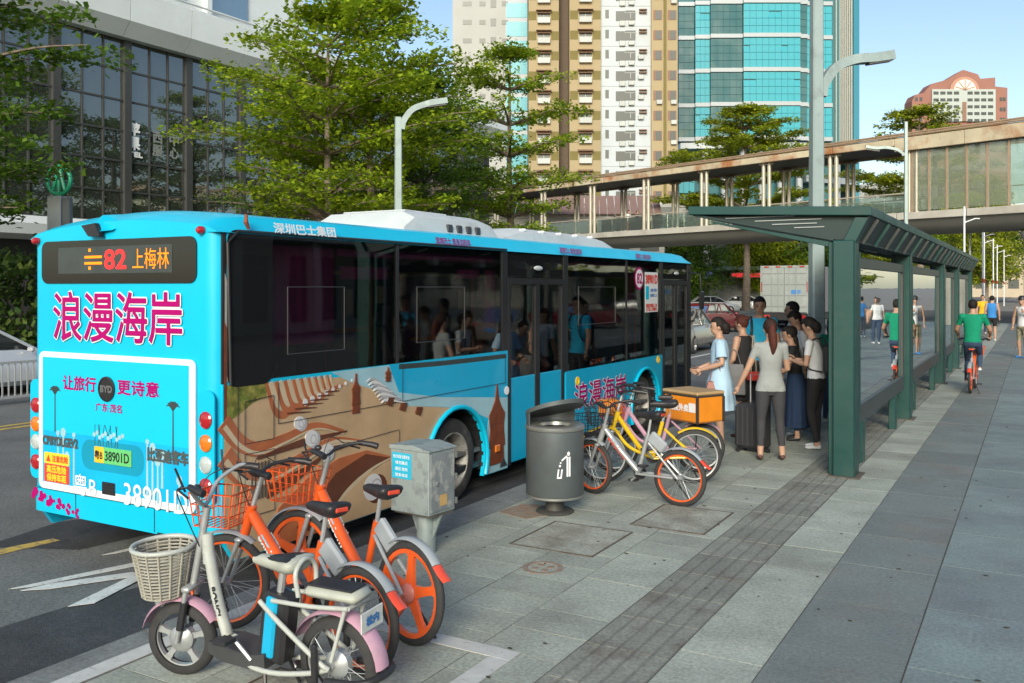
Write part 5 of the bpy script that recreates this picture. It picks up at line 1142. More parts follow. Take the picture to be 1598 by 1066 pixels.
m = MB(); letter(m, '中国移动营业厅', (5.25,-3.33,3.38), (1,0,0), (0,0,1), h=.4, width=3.1, bold=.04); m.build('sign_lettering', mat('sign_red', (.8,.03,.03), .5, var=0, emit=.4), sg)
m = MB(); m.box(-3,-3.3,2.95,1.6,-3.15,3.8); m.build('shop_sign', mat('sign_blue', (.25,.3,.55), .5), sp)
block('far_office', 'long far office block with rows of windows behind the trees', (-62,150,0), R(40), 40, 14, 22, (.40,.38,.33), 14, 6)
block('far_office', 'cream far office block standing at the end of the street', (-6,230,0), R(4), 26, 12, 20, (.42,.36,.27), 8, 6)
block('far_office', 'grey far office block closing the left side of the street', (-30,210,0), R(15), 30, 12, 24, (.30,.32,.33), 10, 7)
tbk = block('low_annexe', 'low annexe with brown ribbed roof behind the bridge columns', (-40.,76,0), R(25), 22, 8, 8.6, (.36,.36,.33), 8, 2)
for k in range(30):
    mb = MB(); mb.bar((-10.5+k*.72,-.6,8.9),(-10.5+k*.72,4,11.),.66,.08,(0,0,1)); mb.build('roof_rib', mat('roof_brown', (.22,.14,.12), .7, var=.1), tbk)
# ---- office block on the near side, behind and to the right: out of view, added to fill the glass with reflections
ofc = thing('reflected_office', 'unseen pale office block added behind the bus stop for its reflections', 'building', (15, -2, 0))
m = MB(); m.box(0,-70,-.2,40,0,9); m.build('wall', mat('near_wall', (.42,.42,.38), .7, var=.1, vs=.2), ofc)
for j in range(2):
    mb = MB(); mb.box(-.12,-69,1.2+j*3.9,-.02,-1,3.6+j*3.9); mb.build('window_band', twin, ofc)
for k in range(18):
    mb = MB(); mb.box(-.35,-68+k*4,0,-.125,-67.3+k*4,9); mb.build('pilaster', mat('near_pilaster', (.36,.35,.31), .7), ofc)
ofs = thing('reflected_arcade', 'unseen pale arcade building added beside the plaza for its reflections', 'building', (22, 3, 0))  # unseen arcade, added for the glass to reflect
m = MB(); m.box(0,0,-.2,20,60,6.4); m.build('wall', mat('near_wall', (.42,.42,.38), .7), ofs)
for k in range(12):
    mb = MB(); mb.box(-.1,1+k*5,.4,-.02,4.4+k*5,3.6); mb.build('shop_window', twin, ofs); mb = MB(); mb.box(-.1,1+k*5,4.95,-.02,4.4+k*5,6); mb.build('window', twin, ofs)
    mb = MB(); mb.box(-2.6,-.1+k*5,0,-2.1,.4+k*5,4.2); mb.build('column', mat('near_pilaster', (.36,.35,.31), .7), ofs)
m = MB(); m.box(-3,-.5,4.21,-.11,60,4.8); m.build('arcade_slab', mat('near_wall', (.42,.42,.38), .7), ofs)
# ================================================================ trees, hedge
def leafmat(name, col, col2):
    m = bpy.data.materials.new(name); m.use_nodes = True; n = m.node_tree.nodes; L = m.node_tree.links; n.remove(n['Principled BSDF']); out = n['Material Output']
    ge = n.new('ShaderNodeNewGeometry'); mx = n.new('ShaderNodeMix'); mx.data_type = 'RGBA'; mx.inputs[6].default_value = (*col, 1); mx.inputs[7].default_value = (*col2, 1); L.new(ge.outputs['Random Per Island'], mx.inputs[0])
    tc = n.new('ShaderNodeTexCoord'); t = n.new('ShaderNodeTexNoise'); t.inputs['Scale'].default_value = .7; L.new(tc.outputs['Object'], t.inputs['Vector'])
    hs = n.new('ShaderNodeHueSaturation'); L.new(mx.outputs[2], hs.inputs['Color']); ra = n.new('ShaderNodeMapRange'); ra.inputs[1].default_value = .3; ra.inputs[2].default_value = .7; ra.inputs[3].default_value = .65; ra.inputs[4].default_value = 1.35; L.new(t.outputs['Fac'], ra.inputs[0]); L.new(ra.outputs[0], hs.inputs['Value'])
    d = n.new('ShaderNodeBsdfPrincipled'); d.inputs['Roughness'].default_value = .5; tr = n.new('ShaderNodeBsdfTranslucent'); L.new(hs.outputs[0], d.inputs['Base Color']); L.new(hs.outputs[0], tr.inputs[0])
    mi = n.new('ShaderNodeMixShader'); mi.inputs[0].default_value = .45; L.new(d.outputs[0], mi.inputs[1]); L.new(tr.outputs[0], mi.inputs[2]); L.new(mi.outputs[0], out.inputs[0]); return m
leafA = leafmat('leaf_bright', (.19,.32,.014), (.38,.46,.022)); leafB = leafmat('leaf_deep', (.085,.18,.018), (.16,.26,.025)); leafC = leafmat('leaf_hedge', (.05,.12,.02), (.16,.22,.05)); leafY = leafmat('leaf_yellow', (.20,.28,.012), (.36,.38,.02))
bark = mat('bark', (.16,.125,.095), .9, var=.3, vs=6, bump=.8, bs=18, col2=(.24,.2,.15), c2s=4, c2t=.58)
def leaves(V, F, rnd, c, rx, rz_, n, s, tilt=.5):
    for _ in range(n):
        a = rnd.uniform(0, 2*pi); q = sqrt(rnd.random())*rx; x = c[0]+q*cos(a); y = c[1]+q*sin(a); z = c[2]+rnd.gauss(0, rz_)-.12*(q/rx)**2*rx*.5
        l = s*rnd.uniform(.6, 1.25); w_ = l*.38; b = rnd.uniform(0, 2*pi); d = Vector((cos(b), sin(b), rnd.gauss(0, tilt))).normalized(); u = Vector((-sin(b), cos(b), rnd.gauss(0, tilt))).normalized()*w_; p = Vector((x, y, z)); o = len(V)
        V += [p-d*l*.5, p+u, p+d*l*.5, p-u]; F.append((o, o+1, o+2, o+3))
def tree(label, loc, h, r, lm, seed, n_leaf=60, bole=.35, tiers=6, group='street trees', s=.17, lean_=(0,0), shape=1., name='street_tree', clr=.62, th=1.):
    rnd = random.Random(seed); t = thing(name, label, 'tree', loc, 0, group)
    top = Vector((lean_[0], lean_[1], h*.94)); P = crom([(0,0,-.1), (lean_[0]*.2+.08,lean_[1]*.2,h*.25), (lean_[0]*.5-.05,lean_[1]*.5,h*.55), tuple(top)], 6)
    mb = MB(); r0 = .022*h; mb.tube(P, [max(.02, r0*(1-.88*i/(len(P)-1))) for i in range(len(P))], 9)
    V = []; F = []; zs = [lerp(bole, .97, (i+rnd.uniform(-.2,.2))/(tiers-1) if 0 < i < tiers-1 else i/(tiers-1)) for i in range(tiers)]
    for zi in zs:
        u = (zi-bole)/(1-bole); R_ = r*(sin(pi*min(1, (.18+u*.82))**.9*.98)**.75 if shape == 1 else (1-.55*u))*rnd.uniform(.85, 1.1); R_ = max(R_, r*.28)
        ti = zi/.94*(len(P)-1); k0 = min(len(P)-2, int(ti)); base = P[k0].lerp(P[k0+1], min(1, ti-k0)); nb_ = rnd.choice((5, 6, 7)); a0 = rnd.uniform(0, 6)
        for b in range(nb_):
            a = a0+2*pi*b/nb_+rnd.uniform(-.3, .3); L_ = R_*rnd.uniform(.7, 1.12); rise = L_*rnd.uniform(.1, .3)
            d = Vector((cos(a), sin(a), 0)); Q = crom([base, base+d*L_*.35+Vector((0,0,rise*.6)), base+d*L_*.7+Vector((0,0,rise*.95)), base+d*L_+Vector((0,0,rise))], 3)
            mb.tube(Q, [max(.008, .008*h*(1-u*.5)*(1-.9*i/(len(Q)-1))) for i in range(len(Q))], 5)
            nc = max(3, int(L_/.75))
            for c_ in range(nc):
                tt = lerp(.3, 1, (c_+rnd.random()*.6)/nc); q = base+d*L_*tt+Vector((0,0,rise*min(1, tt*1.2)+.12)); side = Vector((-d.y, d.x, 0))*rnd.uniform(-1, 1)*L_*.34*tt
                q += side
                if rnd.random() < .5: mb.tube([base+d*L_*tt*.75+Vector((0,0,rise*tt*.85)), q], [.014, .006], 4)
                leaves(V, F, rnd, q, rnd.uniform(.5, .95)*(.6+r*.1)*clr/.62, (.10+.05*rnd.random())*th, n_leaf, s, .5 if th == 1 else .9)
    tk = mb.build('trunk', bark, t, 60)
    me = bpy.data.meshes.new('crown'); me.from_pydata([tuple(p) for p in V], [], F); me.materials.append(lm); link('crown', me, t); return t
tree('broad layered tree with pale trunk behind the bus roof', (-22.5,25.6,0), 12.6, 5.2, leafA, 1, 105, .44, 7, s=.2)
tree('broad layered tree with brown trunk right behind the bus', (-22.6,28.2,0), 13.6, 5.0, leafA, 2, 105, .44, 7, s=.2)
tree('dark layered tree beside the bent street lamp', (-23.5,33.0,0), 11.5, 4.2, leafB, 3, 95, .34, 7, s=.2)
tree('slender layered tree rising in front of the footbridge columns', (-22.5,38.9,0), 14.2, 4.6, leafA, 4, 90, .38, 7, s=.2)
tree('leafy tree hanging over the green metro totem', (-23,11.6,0), 12.5, 4.0, leafB, 5, 130, .34, 8, s=.19)
tree('dark tree standing close to the mall glass', (-28,29.5,0), 10.5, 3.8, leafB, 6, 60, .3, 6)
tree('dark tree standing between the mall and the footbridge stairs', (-28.5,41,0), 12, 4.5, leafB, 16, 70, .3, 6)
tree('sunlit flat topped tree rising behind the footbridge roof', (-22.5,81,0), 18.6, 7.2, leafY, 7, 130, .42, 8, s=.28)
tree('sunlit tree beside the glazed bridge hall', (-9.2,90,0), 18.8, 7.5, leafY, 8, 110, .45, 8, s=.28)
tree('yellow green tree under the bridge with an orange lit trunk', (-26.5,101,0), 8.6, 5.0, leafY, 9, 150, .32, 7, s=.3, th=4.)
tree('yellow green tree beyond the parked truck', (-25,113,0), 9, 5.5, leafY, 10, 150, .32, 7, s=.3, th=4.)
tree('deep green tree shading the shop block', (-35,108,0), 9, 5.5, leafB, 12, 100, .2, 7, s=.3, th=4.)
tree('deep green tree beside the far shop canopy', (-30.5,88,0), 8, 4.2, leafB, 13, 90, .2, 7, s=.28, th=4.)
tree('hazy green tree on the far right pavement', (-5.5,128,0), 15.5, 6.5, leafY, 14, 90, .25, 7, s=.32, th=4.)
tree('hazy green tree at the far end of the street', (-12,160,0), 17, 8, leafA, 15, 80, .2, 7, s=.4, th=4.)
tree('round green tree right of the far street end', (3,150,0), 16, 7, leafB, 17, 80, .2, 7, s=.4, th=4.)
tree('deep green tree between the shop block and the truck', (-20.5,104,0), 9, 5., leafB, 18, 100, .2, 7, s=.3, th=4.)
tree('yellow green tree far behind the street lamp', (-17,120,0), 10, 6, leafY, 19, 90, .2, 7, s=.32, th=4.)
for yy, sd_, lb in ((34,31,'plaza tree standing nearest the shelter end'),(45,32,'plaza tree midway along the plaza row'),(58,33,'plaza tree closest to the bridge pier')): tree(lb, (6.5,yy,0), 7.5, 2.8, leafA, sd_, 55, .35, 5, group='plaza trees', s=.24)
# hedge along the far pavement
hd = thing('hedge', 'thick leafy hedge along the far pavement left of the bus', 'hedge', (-22.8,13.5,0)); rnd = random.Random(21); V = []; F = []
for _ in range(520):
    leaves(V, F, rnd, (rnd.uniform(-.9,.9), rnd.uniform(-6,6), rnd.uniform(.2,2.9)), .5, .18, 26, .2, .9)
me = bpy.data.meshes.new('foliage'); me.from_pydata([tuple(p) for p in V], [], F); me.materials.append(leafC); link('foliage', me, hd)
m = MB()
for k in range(14):
    y = -5.6+k*.86; m.tube([(0,y,-.1),(.15*sin(k),y+.1,1.2),(.3*sin(k*2),y+.2,2.5)], [.05,.04,.015], 6)
m.each('stem', bark, hd)
# ================================================================ vehicles, fence, totem
car_glass = glass('car_glass', (.25,.27,.27), refl=.06, base=(.03,.035,.035), opa=.6)
def car(label, loc, rz, col, L_=4.5, W_=1.78, H_=1.45, name='parked_car', plate=(.05,.2,.5)):
    t = thing(name, label, 'car', loc, rz, 'cars on the road'); cm = mat('paint_'+label[:14].replace(' ', '_'), col, .25, metal=.25, var=.03, coat=.8); h = W_/2
    mb = MB(); rings = []
    for x, w_, zb, zs, zt in ((-.5,.80,.40,.62,.72),(-.485,.92,.28,.72,.90),(-.43,.97,.24,.74,.96),(-.3,1.,.2,.76,.97),(0,1.,.2,.74,.95),(.18,1.,.2,.74,.94),(.3,.98,.2,.72,.86),(.42,.95,.22,.66,.76),(.485,.86,.26,.55,.66),(.5,.72,.36,.5,.58)):
        w_ *= h; X = x*L_; rings.append([Vector((X,-w_*.9,zb)),Vector((X,-w_,zb+.1)),Vector((X,-w_,zs)),Vector((X,-w_*.9,zt)),Vector((X,-w_*.4,zt+.015)),Vector((X,w_*.4,zt+.015)),Vector((X,w_*.9,zt)),Vector((X,w_,zs)),Vector((X,w_,zb+.1)),Vector((X,w_*.9,zb))])
    mb.loft(rings); bd = mb.build('body', cm, t, 35)
    mb = MB(); rings = []
    for x, z, w_ in ((-.40,.93,.84),(-.27,H_*.97,.70),(-.1,H_,.70),(.06,H_*.985,.70),(.27,.91,.84)):
        X = x*L_; rings.append([Vector((X,-w_*h*1.0,.93 if z > 1 else z-.03)),Vector((X,-w_*h,z-.02)),Vector((X,-w_*h*.8,z)),Vector((X,w_*h*.8,z)),Vector((X,w_*h,z-.02)),Vector((X,w_*h*1.,.93 if z > 1 else z-.03))])
    mb.loft(rings); mb.build('window_glass', car_glass, bd, 35)
    mb = MB()
    for s in (-1, 1):
        P = [(-.40,.93,.86),(-.27,H_*.975,.71),(-.1,H_+.006,.71),(.06,H_*.99,.71),(.27,.91,.86)]
        mb.tube([(x*L_,s*w_*h,z-.02) for x, z, w_ in P], .035, 6); mb.tube([(-.06*L_,s*.715*h,H_-.03),(-.05*L_,s*.88*h,.93)], .03, 6)
    mb.each('roof_pillar', cm, bd); mb = MB(); mb.loft([[Vector((x*L_,-.66*h,z)),Vector((x*L_,-.3*h,z+.018)),Vector((x*L_,.3*h,z+.018)),Vector((x*L_,.66*h,z)),Vector((x*L_,.6*h,z-.02)),Vector((x*L_,-.6*h,z-.02))] for x, z in ((-.275,H_*.97),(-.1,H_+.003),(.065,H_*.988))]); mb.build('roof', cm, bd, 40)
    for x in (-.31, .31):
        for s in (-1, 1):
            w_ = link('wheel', None, t, (x*L_, s*(h-.1), .32)); mb = MB(); mb.lathe([(.2,-.1),(.3,-.1),(.32,-.07),(.32,.07),(.3,.1),(.2,.1)], 24, M=RX, cap=False); mb.build('tyre', rubber, w_, 40)
            mb = MB(); mb.lathe([(.21,-.085),(.2,-.03),(.001,-.05)], 20, M=RX if s > 0 else RX @ Matrix.Rotation(0,3,'X'), cap=False); mb.lathe([(.21,.085),(.2,.03),(.001,.05)], 20, M=RX, cap=False); mb.build('rim', b_silver, w_, 40)
    for s in (-1, 1):
        mb = MB(); mb.obox((-.478*L_,s*h*.68,.80),(.12,.38,.16),None,.03); mb.build('tail_lamp', red_l, t); mb = MB(); mb.obox((.462*L_,s*h*.66,.63),(.16,.36,.14),None,.03); mb.build('headlamp', clr_l, t)
        mb = MB(); mb.obox((.2*L_,s*(h+.09),.95),(.1,.16,.11),None,.03); mb.build('wing_mirror', cm, t)
    mb = MB(); mb.box(-.5*L_-.012,-.22,.6,-.5*L_+.005,.22,.72); mb.build('number_plate', mat('car_plate', plate, .4), t); return t
car('white car waiting behind the grey railing across the road', (-19.2,10.6,-.15), R(90), (.5,.53,.55))
car('grey car driving past just ahead of the bus', (-10.9,31.0,-.15), R(92), (.22,.20,.18), 4.4, 1.8, 1.5)
car('dark red sedan with lit sky in its rear window', (-14.0,44.,-.15), R(78), (.16,.015,.02))
car('white sedan parked near the far shop block', (-24.3,77,-.15), R(25), (.55,.57,.56)); car('second white sedan parked farther along by the shops', (-23.2,84,-.15), R(12), (.5,.52,.5)); car('dark sedan queueing beyond the red sedan', (-12.6,53,-.15), R(85), (.05,.055,.06))
# box truck, rear doors towards us
tr = thing('box_truck', 'pale grey box truck seen from behind with double rear doors', 'truck', (-10.9,46.2,-.15), R(84))
tw_ = mat('truck_grey', (.25,.285,.27), .5, var=.08, vs=1, col2=(.33,.35,.33), c2s=1.2, c2t=.6); tdk = mat('truck_side', (.17,.17,.18), .55, var=.08)
m = MB(); m.box(-.02,-1.2,.95,5.2,1.2,3.3,.03); m.build('cargo_box', tdk, tr)
for s in (-1, 1):
    m = MB(); m.box(-.06,s*.015,1.0,-.022,s*1.13,3.2,.01); dr = m.build('rear_door', tw_, tr)
    m = MB()
    for y in (.28,.62): m.tube([(-.085,s*y,1.0),(-.085,s*y,3.2)], .022, 6)
    m.each('lock_rod', tw_, dr); m = MB()
    for k in range(4): m.box(-.075,s*.05,1.25+k*.55,-.061,s*1.1,1.29+k*.55)
    m.each('door_rib', tdk, dr)
m = MB(); m.box(-.05,-1.22,3.21,.03,1.22,3.32); m.box(-.05,-1.22,.94,.03,-1.14,3.2); m.box(-.05,1.14,.94,.03,1.22,3.2); m.each('door_frame', tw_, tr)
m = MB()
for y in (-.9,-.3,.3,.9): m.box(-.07,y-.12,3.23,-.052,y+.12,3.29)
for s in (-1,1): m.box(-.07,s*1.15-.02,2.0,-.052,s*1.15+.02,2.5)
m.each('reflector_strip', red_l, tr)
m = MB(); letter(m, '顺丰', (-.065,-.6,2.0), (0,-1,0), (0,0,1), h=.22, width=.5, bold=.01); m.build('door_lettering', mat('blue_print', (.05,.2,.5), .4), tr)
m = MB(); m.box(5.25,-1.05,.5,6.9,1.05,2.4,.12); m.build('cab', tw_, tr); m = MB(); m.box(0,-1.0,.6,5.2,1.0,.94); m.build('chassis', black_t, tr)
for x in (.9, 5.9):
    for s in (-1, 1):
        w_ = link('wheel', None, tr, (x, s*.95, .42)); m = MB(); m.lathe([(.25,-.14),(.4,-.14),(.42,-.1),(.42,.1),(.4,.14),(.25,.14)], 24, M=RX, cap=False); m.build('tyre', rubber, w_, 40); m = MB(); m.lathe([(.26,-.1),(.24,0),(.26,.1)], 20, M=RX); m.build('rim', rimgrey, w_)
for s in (-1, 1):
    m = MB(); m.box(-.04,s*.75,.7,.0,s*1.05,.85); m.build('tail_lamp', red_l, tr)
# distant bus
db = thing('distant_bus', 'green and white bus far down the road behind the truck', 'bus', (-9.4,66,-.15), R(86))
m = MB(); m.box(0,-1.2,.35,10,1.2,1.4,.08); m.build('lower_body', mat('dist_green', (.05,.26,.16), .4), db); m = MB(); m.box(.02,-1.19,1.41,10,1.19,2.6,.05); m.build('window_band', black_g, db); m = MB(); m.box(0,-1.2,2.61,10,1.2,3.1,.1); m.build('roof', whitep, db)
m = MB(); m.box(-.03,-.8,2.66,-.005,.8,2.95); m.build('sign_display', led_o, db)
for x in (1.8,7.5):
    for s in (-1,1):
        m = MB(); m.lathe([(.2,-.14),(.45,-.14),(.45,.14),(.2,.14)], 20, (x,s*1.05,.45), RX); m.build('wheel', rubber, db)
# railing on the median
rg = mat('rail_grey', (.36,.38,.38), .5, metal=.3, var=.1)
fe = thing('median_railing', 'grey steel railing with thin uprights across the road', 'railing', (-17,7,-.15))
for z in (.12, .78):
    m = MB(); m.box(-.02,0,z,.02,9,z+.045); m.build('rail', rg, fe)
um = MB(); um.box(-.011,-.011,.165,.011,.011,.779); ume = um.mesh('upright', rg)
for k in range(72): link('upright', ume, fe, (0,.06+k*.124,0))
pm_ = MB(); pm_.box(-.035,-.035,0,.035,.035,.9,.006); pme_ = pm_.mesh('post', rg)
for k in range(5): link('post', pme_, fe, (0,k*2.25,0)).scale = (1,1,1)
# far kerb and pavement
m = MB(); m.box(-60,-40,-.21,-21.6,200,-.002); struct(m.build('pavement', mat('far_paving', (.24,.24,.21), .8, var=.15, vs=.5)))
# metro totem
mt_ = thing('metro_totem', 'grey metro totem topped by a round green emblem', 'totem', (-22,14.5,0), R(20)); ggreen = mat('metro_green', (.01,.28,.14), .4)
m = MB(); m.box(-.13,-.1,0,.27,.1,4.45,.02); m.build('totem_post', mat('totem_grey', (.32,.36,.38), .4, metal=.3), mt_); m = MB(); m.box(.28,-.08,0,.5,.08,4.4,.02); m.build('totem_panel', mat('totem_dark', (.12,.14,.15), .4), mt_)
m = MB(); m.tube([(.15+.33*cos(t),0,4.85+.36*sin(t)) for t in [2*pi*k/28 for k in range(28)]], .055, 8, closed=True); m.build('emblem_ring', ggreen, mt_, 50)
m = MB(); m.tube(crom([(-.02,0,4.6),(.08,0,4.95),(.12,0,5.15)], 4), .05, 8); m.tube(crom([(.32,0,4.6),(.22,0,4.95),(.18,0,5.15)], 4), .05, 8); m.tube([(.15,0,4.52),(.15,0,4.85)], .05, 8); m.each('emblem_stroke', ggreen, mt_)
m = MB(); letter(m, '地铁', (.39,-.083,3.6), (1,0,0), (0,0,1), h=.2, width=.2, bold=.006) if False else None
# slim white poles down the right pavement
for i, (x, y) in enumerate(((-3.2,52),(-3.4,60),(-3.1,68),(-3.4,77),(-3.2,88),(-3.3,100),(-3.1,114))):
    t = thing('pole', 'slim white pole with red band in the row along the far pavement', 'pole', (x, y, 0), 0, 'white poles along the far pavement')
    mb = MB(); mb.lathe([(.055,0),(.045,6.2),(.0,6.25)], 10); mb.build('pole_shaft', whitep, t); mb = MB(); mb.lathe([(.057,2.4),(.057,2.7)], 10); mb.build('pole_band', red_l, t); mb = MB(); mb.tube([(0,0,5.4),(.5,.1,5.6),(.7,.1,5.58)], .03, 6); mb.build('pole_arm', whitep, t)
# ================================================================ people
import numpy as np
skin = mat('skin', (.42,.25,.17), .55, var=.06, vs=9); skin2 = mat('skin_tan', (.40,.235,.155), .55, var=.06, vs=9); hair_b = mat('hair_black', (.014,.011,.010), .7, var=.4, vs=40, spec=.25, bump=.6, bs=70); hair_r = mat('hair_auburn', (.075,.022,.015), .7, var=.4, vs=40, spec=.25, bump=.6, bs=70); lip = mat('lip', (.32,.10,.08), .5); eyem = mat('eye_dark', (.02,.015,.012), .3)
def cloth(name, col, **k): return mat('cloth_'+name, col, .85, var=.1, vs=7, bump=.8, bs=14, spec=.25, **k)
PEOPLE = []
def person(label, loc, rz, H=1.65, top=None, bottom=None, shoe=None, sk=None, hair=hair_b, hair2=None, hstyle='short', sleeve=.45, hem=.9, leg=1., arms=None, legs=None, head=(0, 0), lean_=0., dress=None, skirt=None, female=True, seat=0., parts=None, hand=True, name='person', group='people waiting at the stop', collar=None, w=1.):
    """figure facing +Y, built on a 1.7 m skeleton; arms: ((elbow, wrist) left, right) ; legs: ((knee, ankle) left, right)"""
    s = H/1.7; sk = sk or skin; root = thing(name, label, 'person', loc, rz, group); root.scale = (s, s, s)
    arms = arms or (((-.24,.02,1.14), (-.25,.08,.90)), ((.24,.02,1.14), (.25,.08,.90)))
    legs = legs or (((-.10,.02,.50), (-.11,-.02,.08)), ((.10,.02,.50), (.11,-.02,.08)))
    V = Vector; L = lambda p: V((p[0], p[1]+lean_*max(0, p[2]-.95), p[2])); mb = MB(); segs = []
    f = .93 if female else 1.05; f *= w
    def ring(z, a, b, dy=0.): 
        c = L((0, dy, z+seat)); return [V((c.x+a*cos(t), c.y+b*sin(t), c.z)) for t in [2*pi*k/18 for k in range(18)]]
    hip = 1.04 if female else .96
    T = [(.80,.09,.085),(.86,.158*hip,.112),(.94,.165*hip,.118),(1.02,.148,.108),(1.1,.14*f,.1),(1.22,.152*f,.108+(.012 if female else 0)),(1.32,.17*f,.108),(1.40,.168*f,.088),(1.44,.12*f,.07),(1.475,.06,.058)]
    mb.loft([ring(z, a, b) for z, a, b in T]); mb.tube([L((0,0,1.42+seat)), L((0,.015,1.54+seat))], .052 if female else .058, 12)
    hc = L((0, .03+.03*max(0, -head[1])*0, 1.62+seat)); HM = Matrix.Translation(hc) @ Matrix.Rotation(head[0], 4, 'Z') @ Matrix.Rotation(head[1], 4, 'X')
    hd = MB(); hd.sphere((0,-.005,.015),(.077,.095,.105),18,12); hd.sphere((0,.025,-.055),(.058,.065,.06),16,10); hd.sphere((0,.095,-.015),(.012,.02,.022),8,6)
    for q in (-1, 1): hd.sphere((q*.078,-.005,-.01),(.012,.024,.032),8,6)
    hd.xf(HM); mb.add(hd.v, hd.f)
    sh_w = .175*f
    for i, q in enumerate((-1, 1)):
        S = L((q*sh_w, 0, 1.405+seat)); E, Wr = L(arms[i][0]), L(arms[i][1]); E.z += seat; Wr.z += seat
        mb.tube([L((q*.11,0,1.40+seat)), S, S.lerp(E,.5), E, E.lerp(Wr,.35), Wr], [.06,.058*f,.05*f,.042*f,.042*f,.028], 12); mb.sphere(S, .06*f, 10, 8)
        segs.append(('ua', S, E, .055)); segs.append(('fa', E, Wr, .04))
        d = (Wr-E).normalized(); pc = Wr+d*.05; mb.sphere(pc, .04, 10, 8); segs.append(('hand', Wr, pc+d*.06, .035))
        K, A = V(legs[i][0]), V(legs[i][1]); Hp = V((q*.085*hip,0,.88+seat)); lw = 1.04 if female else 1.
        mb.tube([Hp+V((0,0,.04)), Hp, Hp.lerp(K,.5), K, K.lerp(A,.3), A.lerp(K,.25), A], [.09,.092*lw,.078*lw,.057,.058,.042,.037], 14)
        segs.append(('th', Hp, K, .08)); segs.append(('ca', K, A, .05))
        ft = V((0, 1, 0)); mb.tube([A+V((0,-.045,-.03)), A+V((0,.03,-.035)), A+V((0,.11,-.05)), A+V((0,.165,-.055))], [.035,.04,.036,.022], 10, sq=.8)
        segs.append(('ft', A+V((0,-.05,-.035)), A+V((0,.16,-.055)), .04))
    segs.append(('to', L((0,0,.95+seat)), L((0,0,1.42+seat)), .14)); segs.append(('nk', L((0,0,1.47+seat)), hc, .06)); segs.append(('hd', hc, hc+V((0,0,.01)), .1))
    me = mb.mesh('body', sk); ob = link('body', me, root); md = ob.modifiers.new('r', 'REMESH'); md.mode = 'VOXEL'; md.voxel_size = .0125; sm = ob.modifiers.new('s', 'SMOOTH'); sm.factor = .5; sm.iterations = 5
    PEOPLE.append(dict(ob=ob, segs=segs, mats=[sk, top or sk, bottom or sk, shoe or b_black], sleeve=sleeve, hem=hem+seat, leg=leg, has=(top, bottom, shoe), seat=seat, arms=arms, L=L, hand=hand))
    # hair
    hb = MB(); N, Mx = 22, 14; fr_ = .035 if hstyle != 'cap' else .06
    for i in range(Mx+1):
        t = pi*i/Mx-pi/2
        for j in range(N):
            a = 2*pi*j/N; x, y, z = .087*cos(t)*cos(a), -.012+.108*cos(t)*sin(a), .028+.108*sin(t)
            jig = .004*sin(a*5+t*4)
            if y > .03 and z < .062: x, y, z = x*.72, y*.62, max(z, -.02)
            elif z < (-.03 if hstyle != 'short' else -.01) and y > -.03: x, y = x*.84, y*.8
            hb.v.append((x*(1+jig*4), y*(1+jig*3), z))
    for i in range(Mx):
        for j in range(N): hb.f.append((i*N+j, i*N+(j+1) % N, (i+1)*N+(j+1) % N, (i+1)*N+j)); hb.m.append(0)
    hb.xf(HM); ho = hb.build('hair', hair, root, 80)
    hx = MB()
    if hstyle in ('long', 'pony', 'bob'):
        ln = {'long': .34, 'pony': .42, 'bob': .13}[hstyle]; x0 = .07 if hstyle == 'bob' else (.065 if hstyle == 'long' else .038)
        st = HM @ V((0,-.06,.03)); en = st+V((0,-.05-lean_*.1,-ln)); pts = [st, st.lerp(en,.3)+V((0,-.03,0)), st.lerp(en,.65)+V((.01,-.02,0)), en]
        rr = [x0*1.0, x0*1.25, x0*1.15, x0*.5] if hstyle != 'bob' else [x0, x0*1.2, x0*1.15, x0*.8]
        hx.tube(crom(pts, 4), [lerp(rr[min(3, int(k/4))], rr[min(3, int(k/4)+1)], (k % 4)/4) for k in range(13)], 12, sq=.65 if hstyle != 'bob' else .8); hx.build('hair_length', hair2 or hair, ho, 80)
    if hstyle == 'bun': hx.sphere(HM @ V((0,-.11,.05)), (.045,.04,.042), 12, 8); hx.build('hair_bun', hair, ho, 80)
    if hstyle == 'cap': hx.lathe([(.1,0),(.103,.04),(.085,.09),(.04,.115),(.001,.12)], 20, cap=False); hx.box(-.06,.06,-.004,.06,.17,.006); hx.xf(HM @ Matrix.Translation((0,-.005,.03))); hx.build('cap', b_black, ho, 60)
    ef = MB()
    for q in (-1, 1): ef.sphere((q*.033,.087,.005),(.014,.008,.006),8,6); ef.box(q*.033-.02,.088,.024,q*.033+.02,.094,.029)
    ef.xf(HM); ef.each('eye', eyem, root); ef = MB(); ef.sphere((0,.087,-.062),(.024,.008,.007),10,6); ef.xf(HM); ef.build('mouth', lip, root, 60)
    if dress or skirt:
        cm, z1, fl = dress or skirt; DR = MB(); zt = 1.44 if dress else 1.02; rows = []
        prof = [(zt,.135*f,.08),(1.40,.178*f,.10),(1.32,.185*f,.118),(1.22,.172*f,.125),(1.08,.162*f,.118),(.98,.185,.14),(.88,.2+.2*fl,.15+.2*fl),(lerp(.88,z1,.5),.2+fl*.45,.15+fl*.4),(z1,.2+fl*.7,.15+fl*.6)] if dress else [(1.03,.155,.115),(.95,.18,.135),(.85,.19+fl*.2,.145+fl*.2),(lerp(.85,z1,.5),.2+fl*.5,.15+fl*.5),(z1,.2+fl*.8,.15+fl*.8)]
        NN = 48
        for z, a, b in prof:
            k2 = max(0, (.98-z))*.09; c = L((0,0,z+seat)); rows.append([V((c.x+a*cos(t)*(1+k2*sin(t*11)), c.y+b*sin(t)*(1+k2*sin(t*11+1)), c.z)) for t in [2*pi*k/NN for k in range(NN)]])
        DR.loft(rows, cap=False); DR.build('dress' if dress else 'skirt', cm, root, 70)
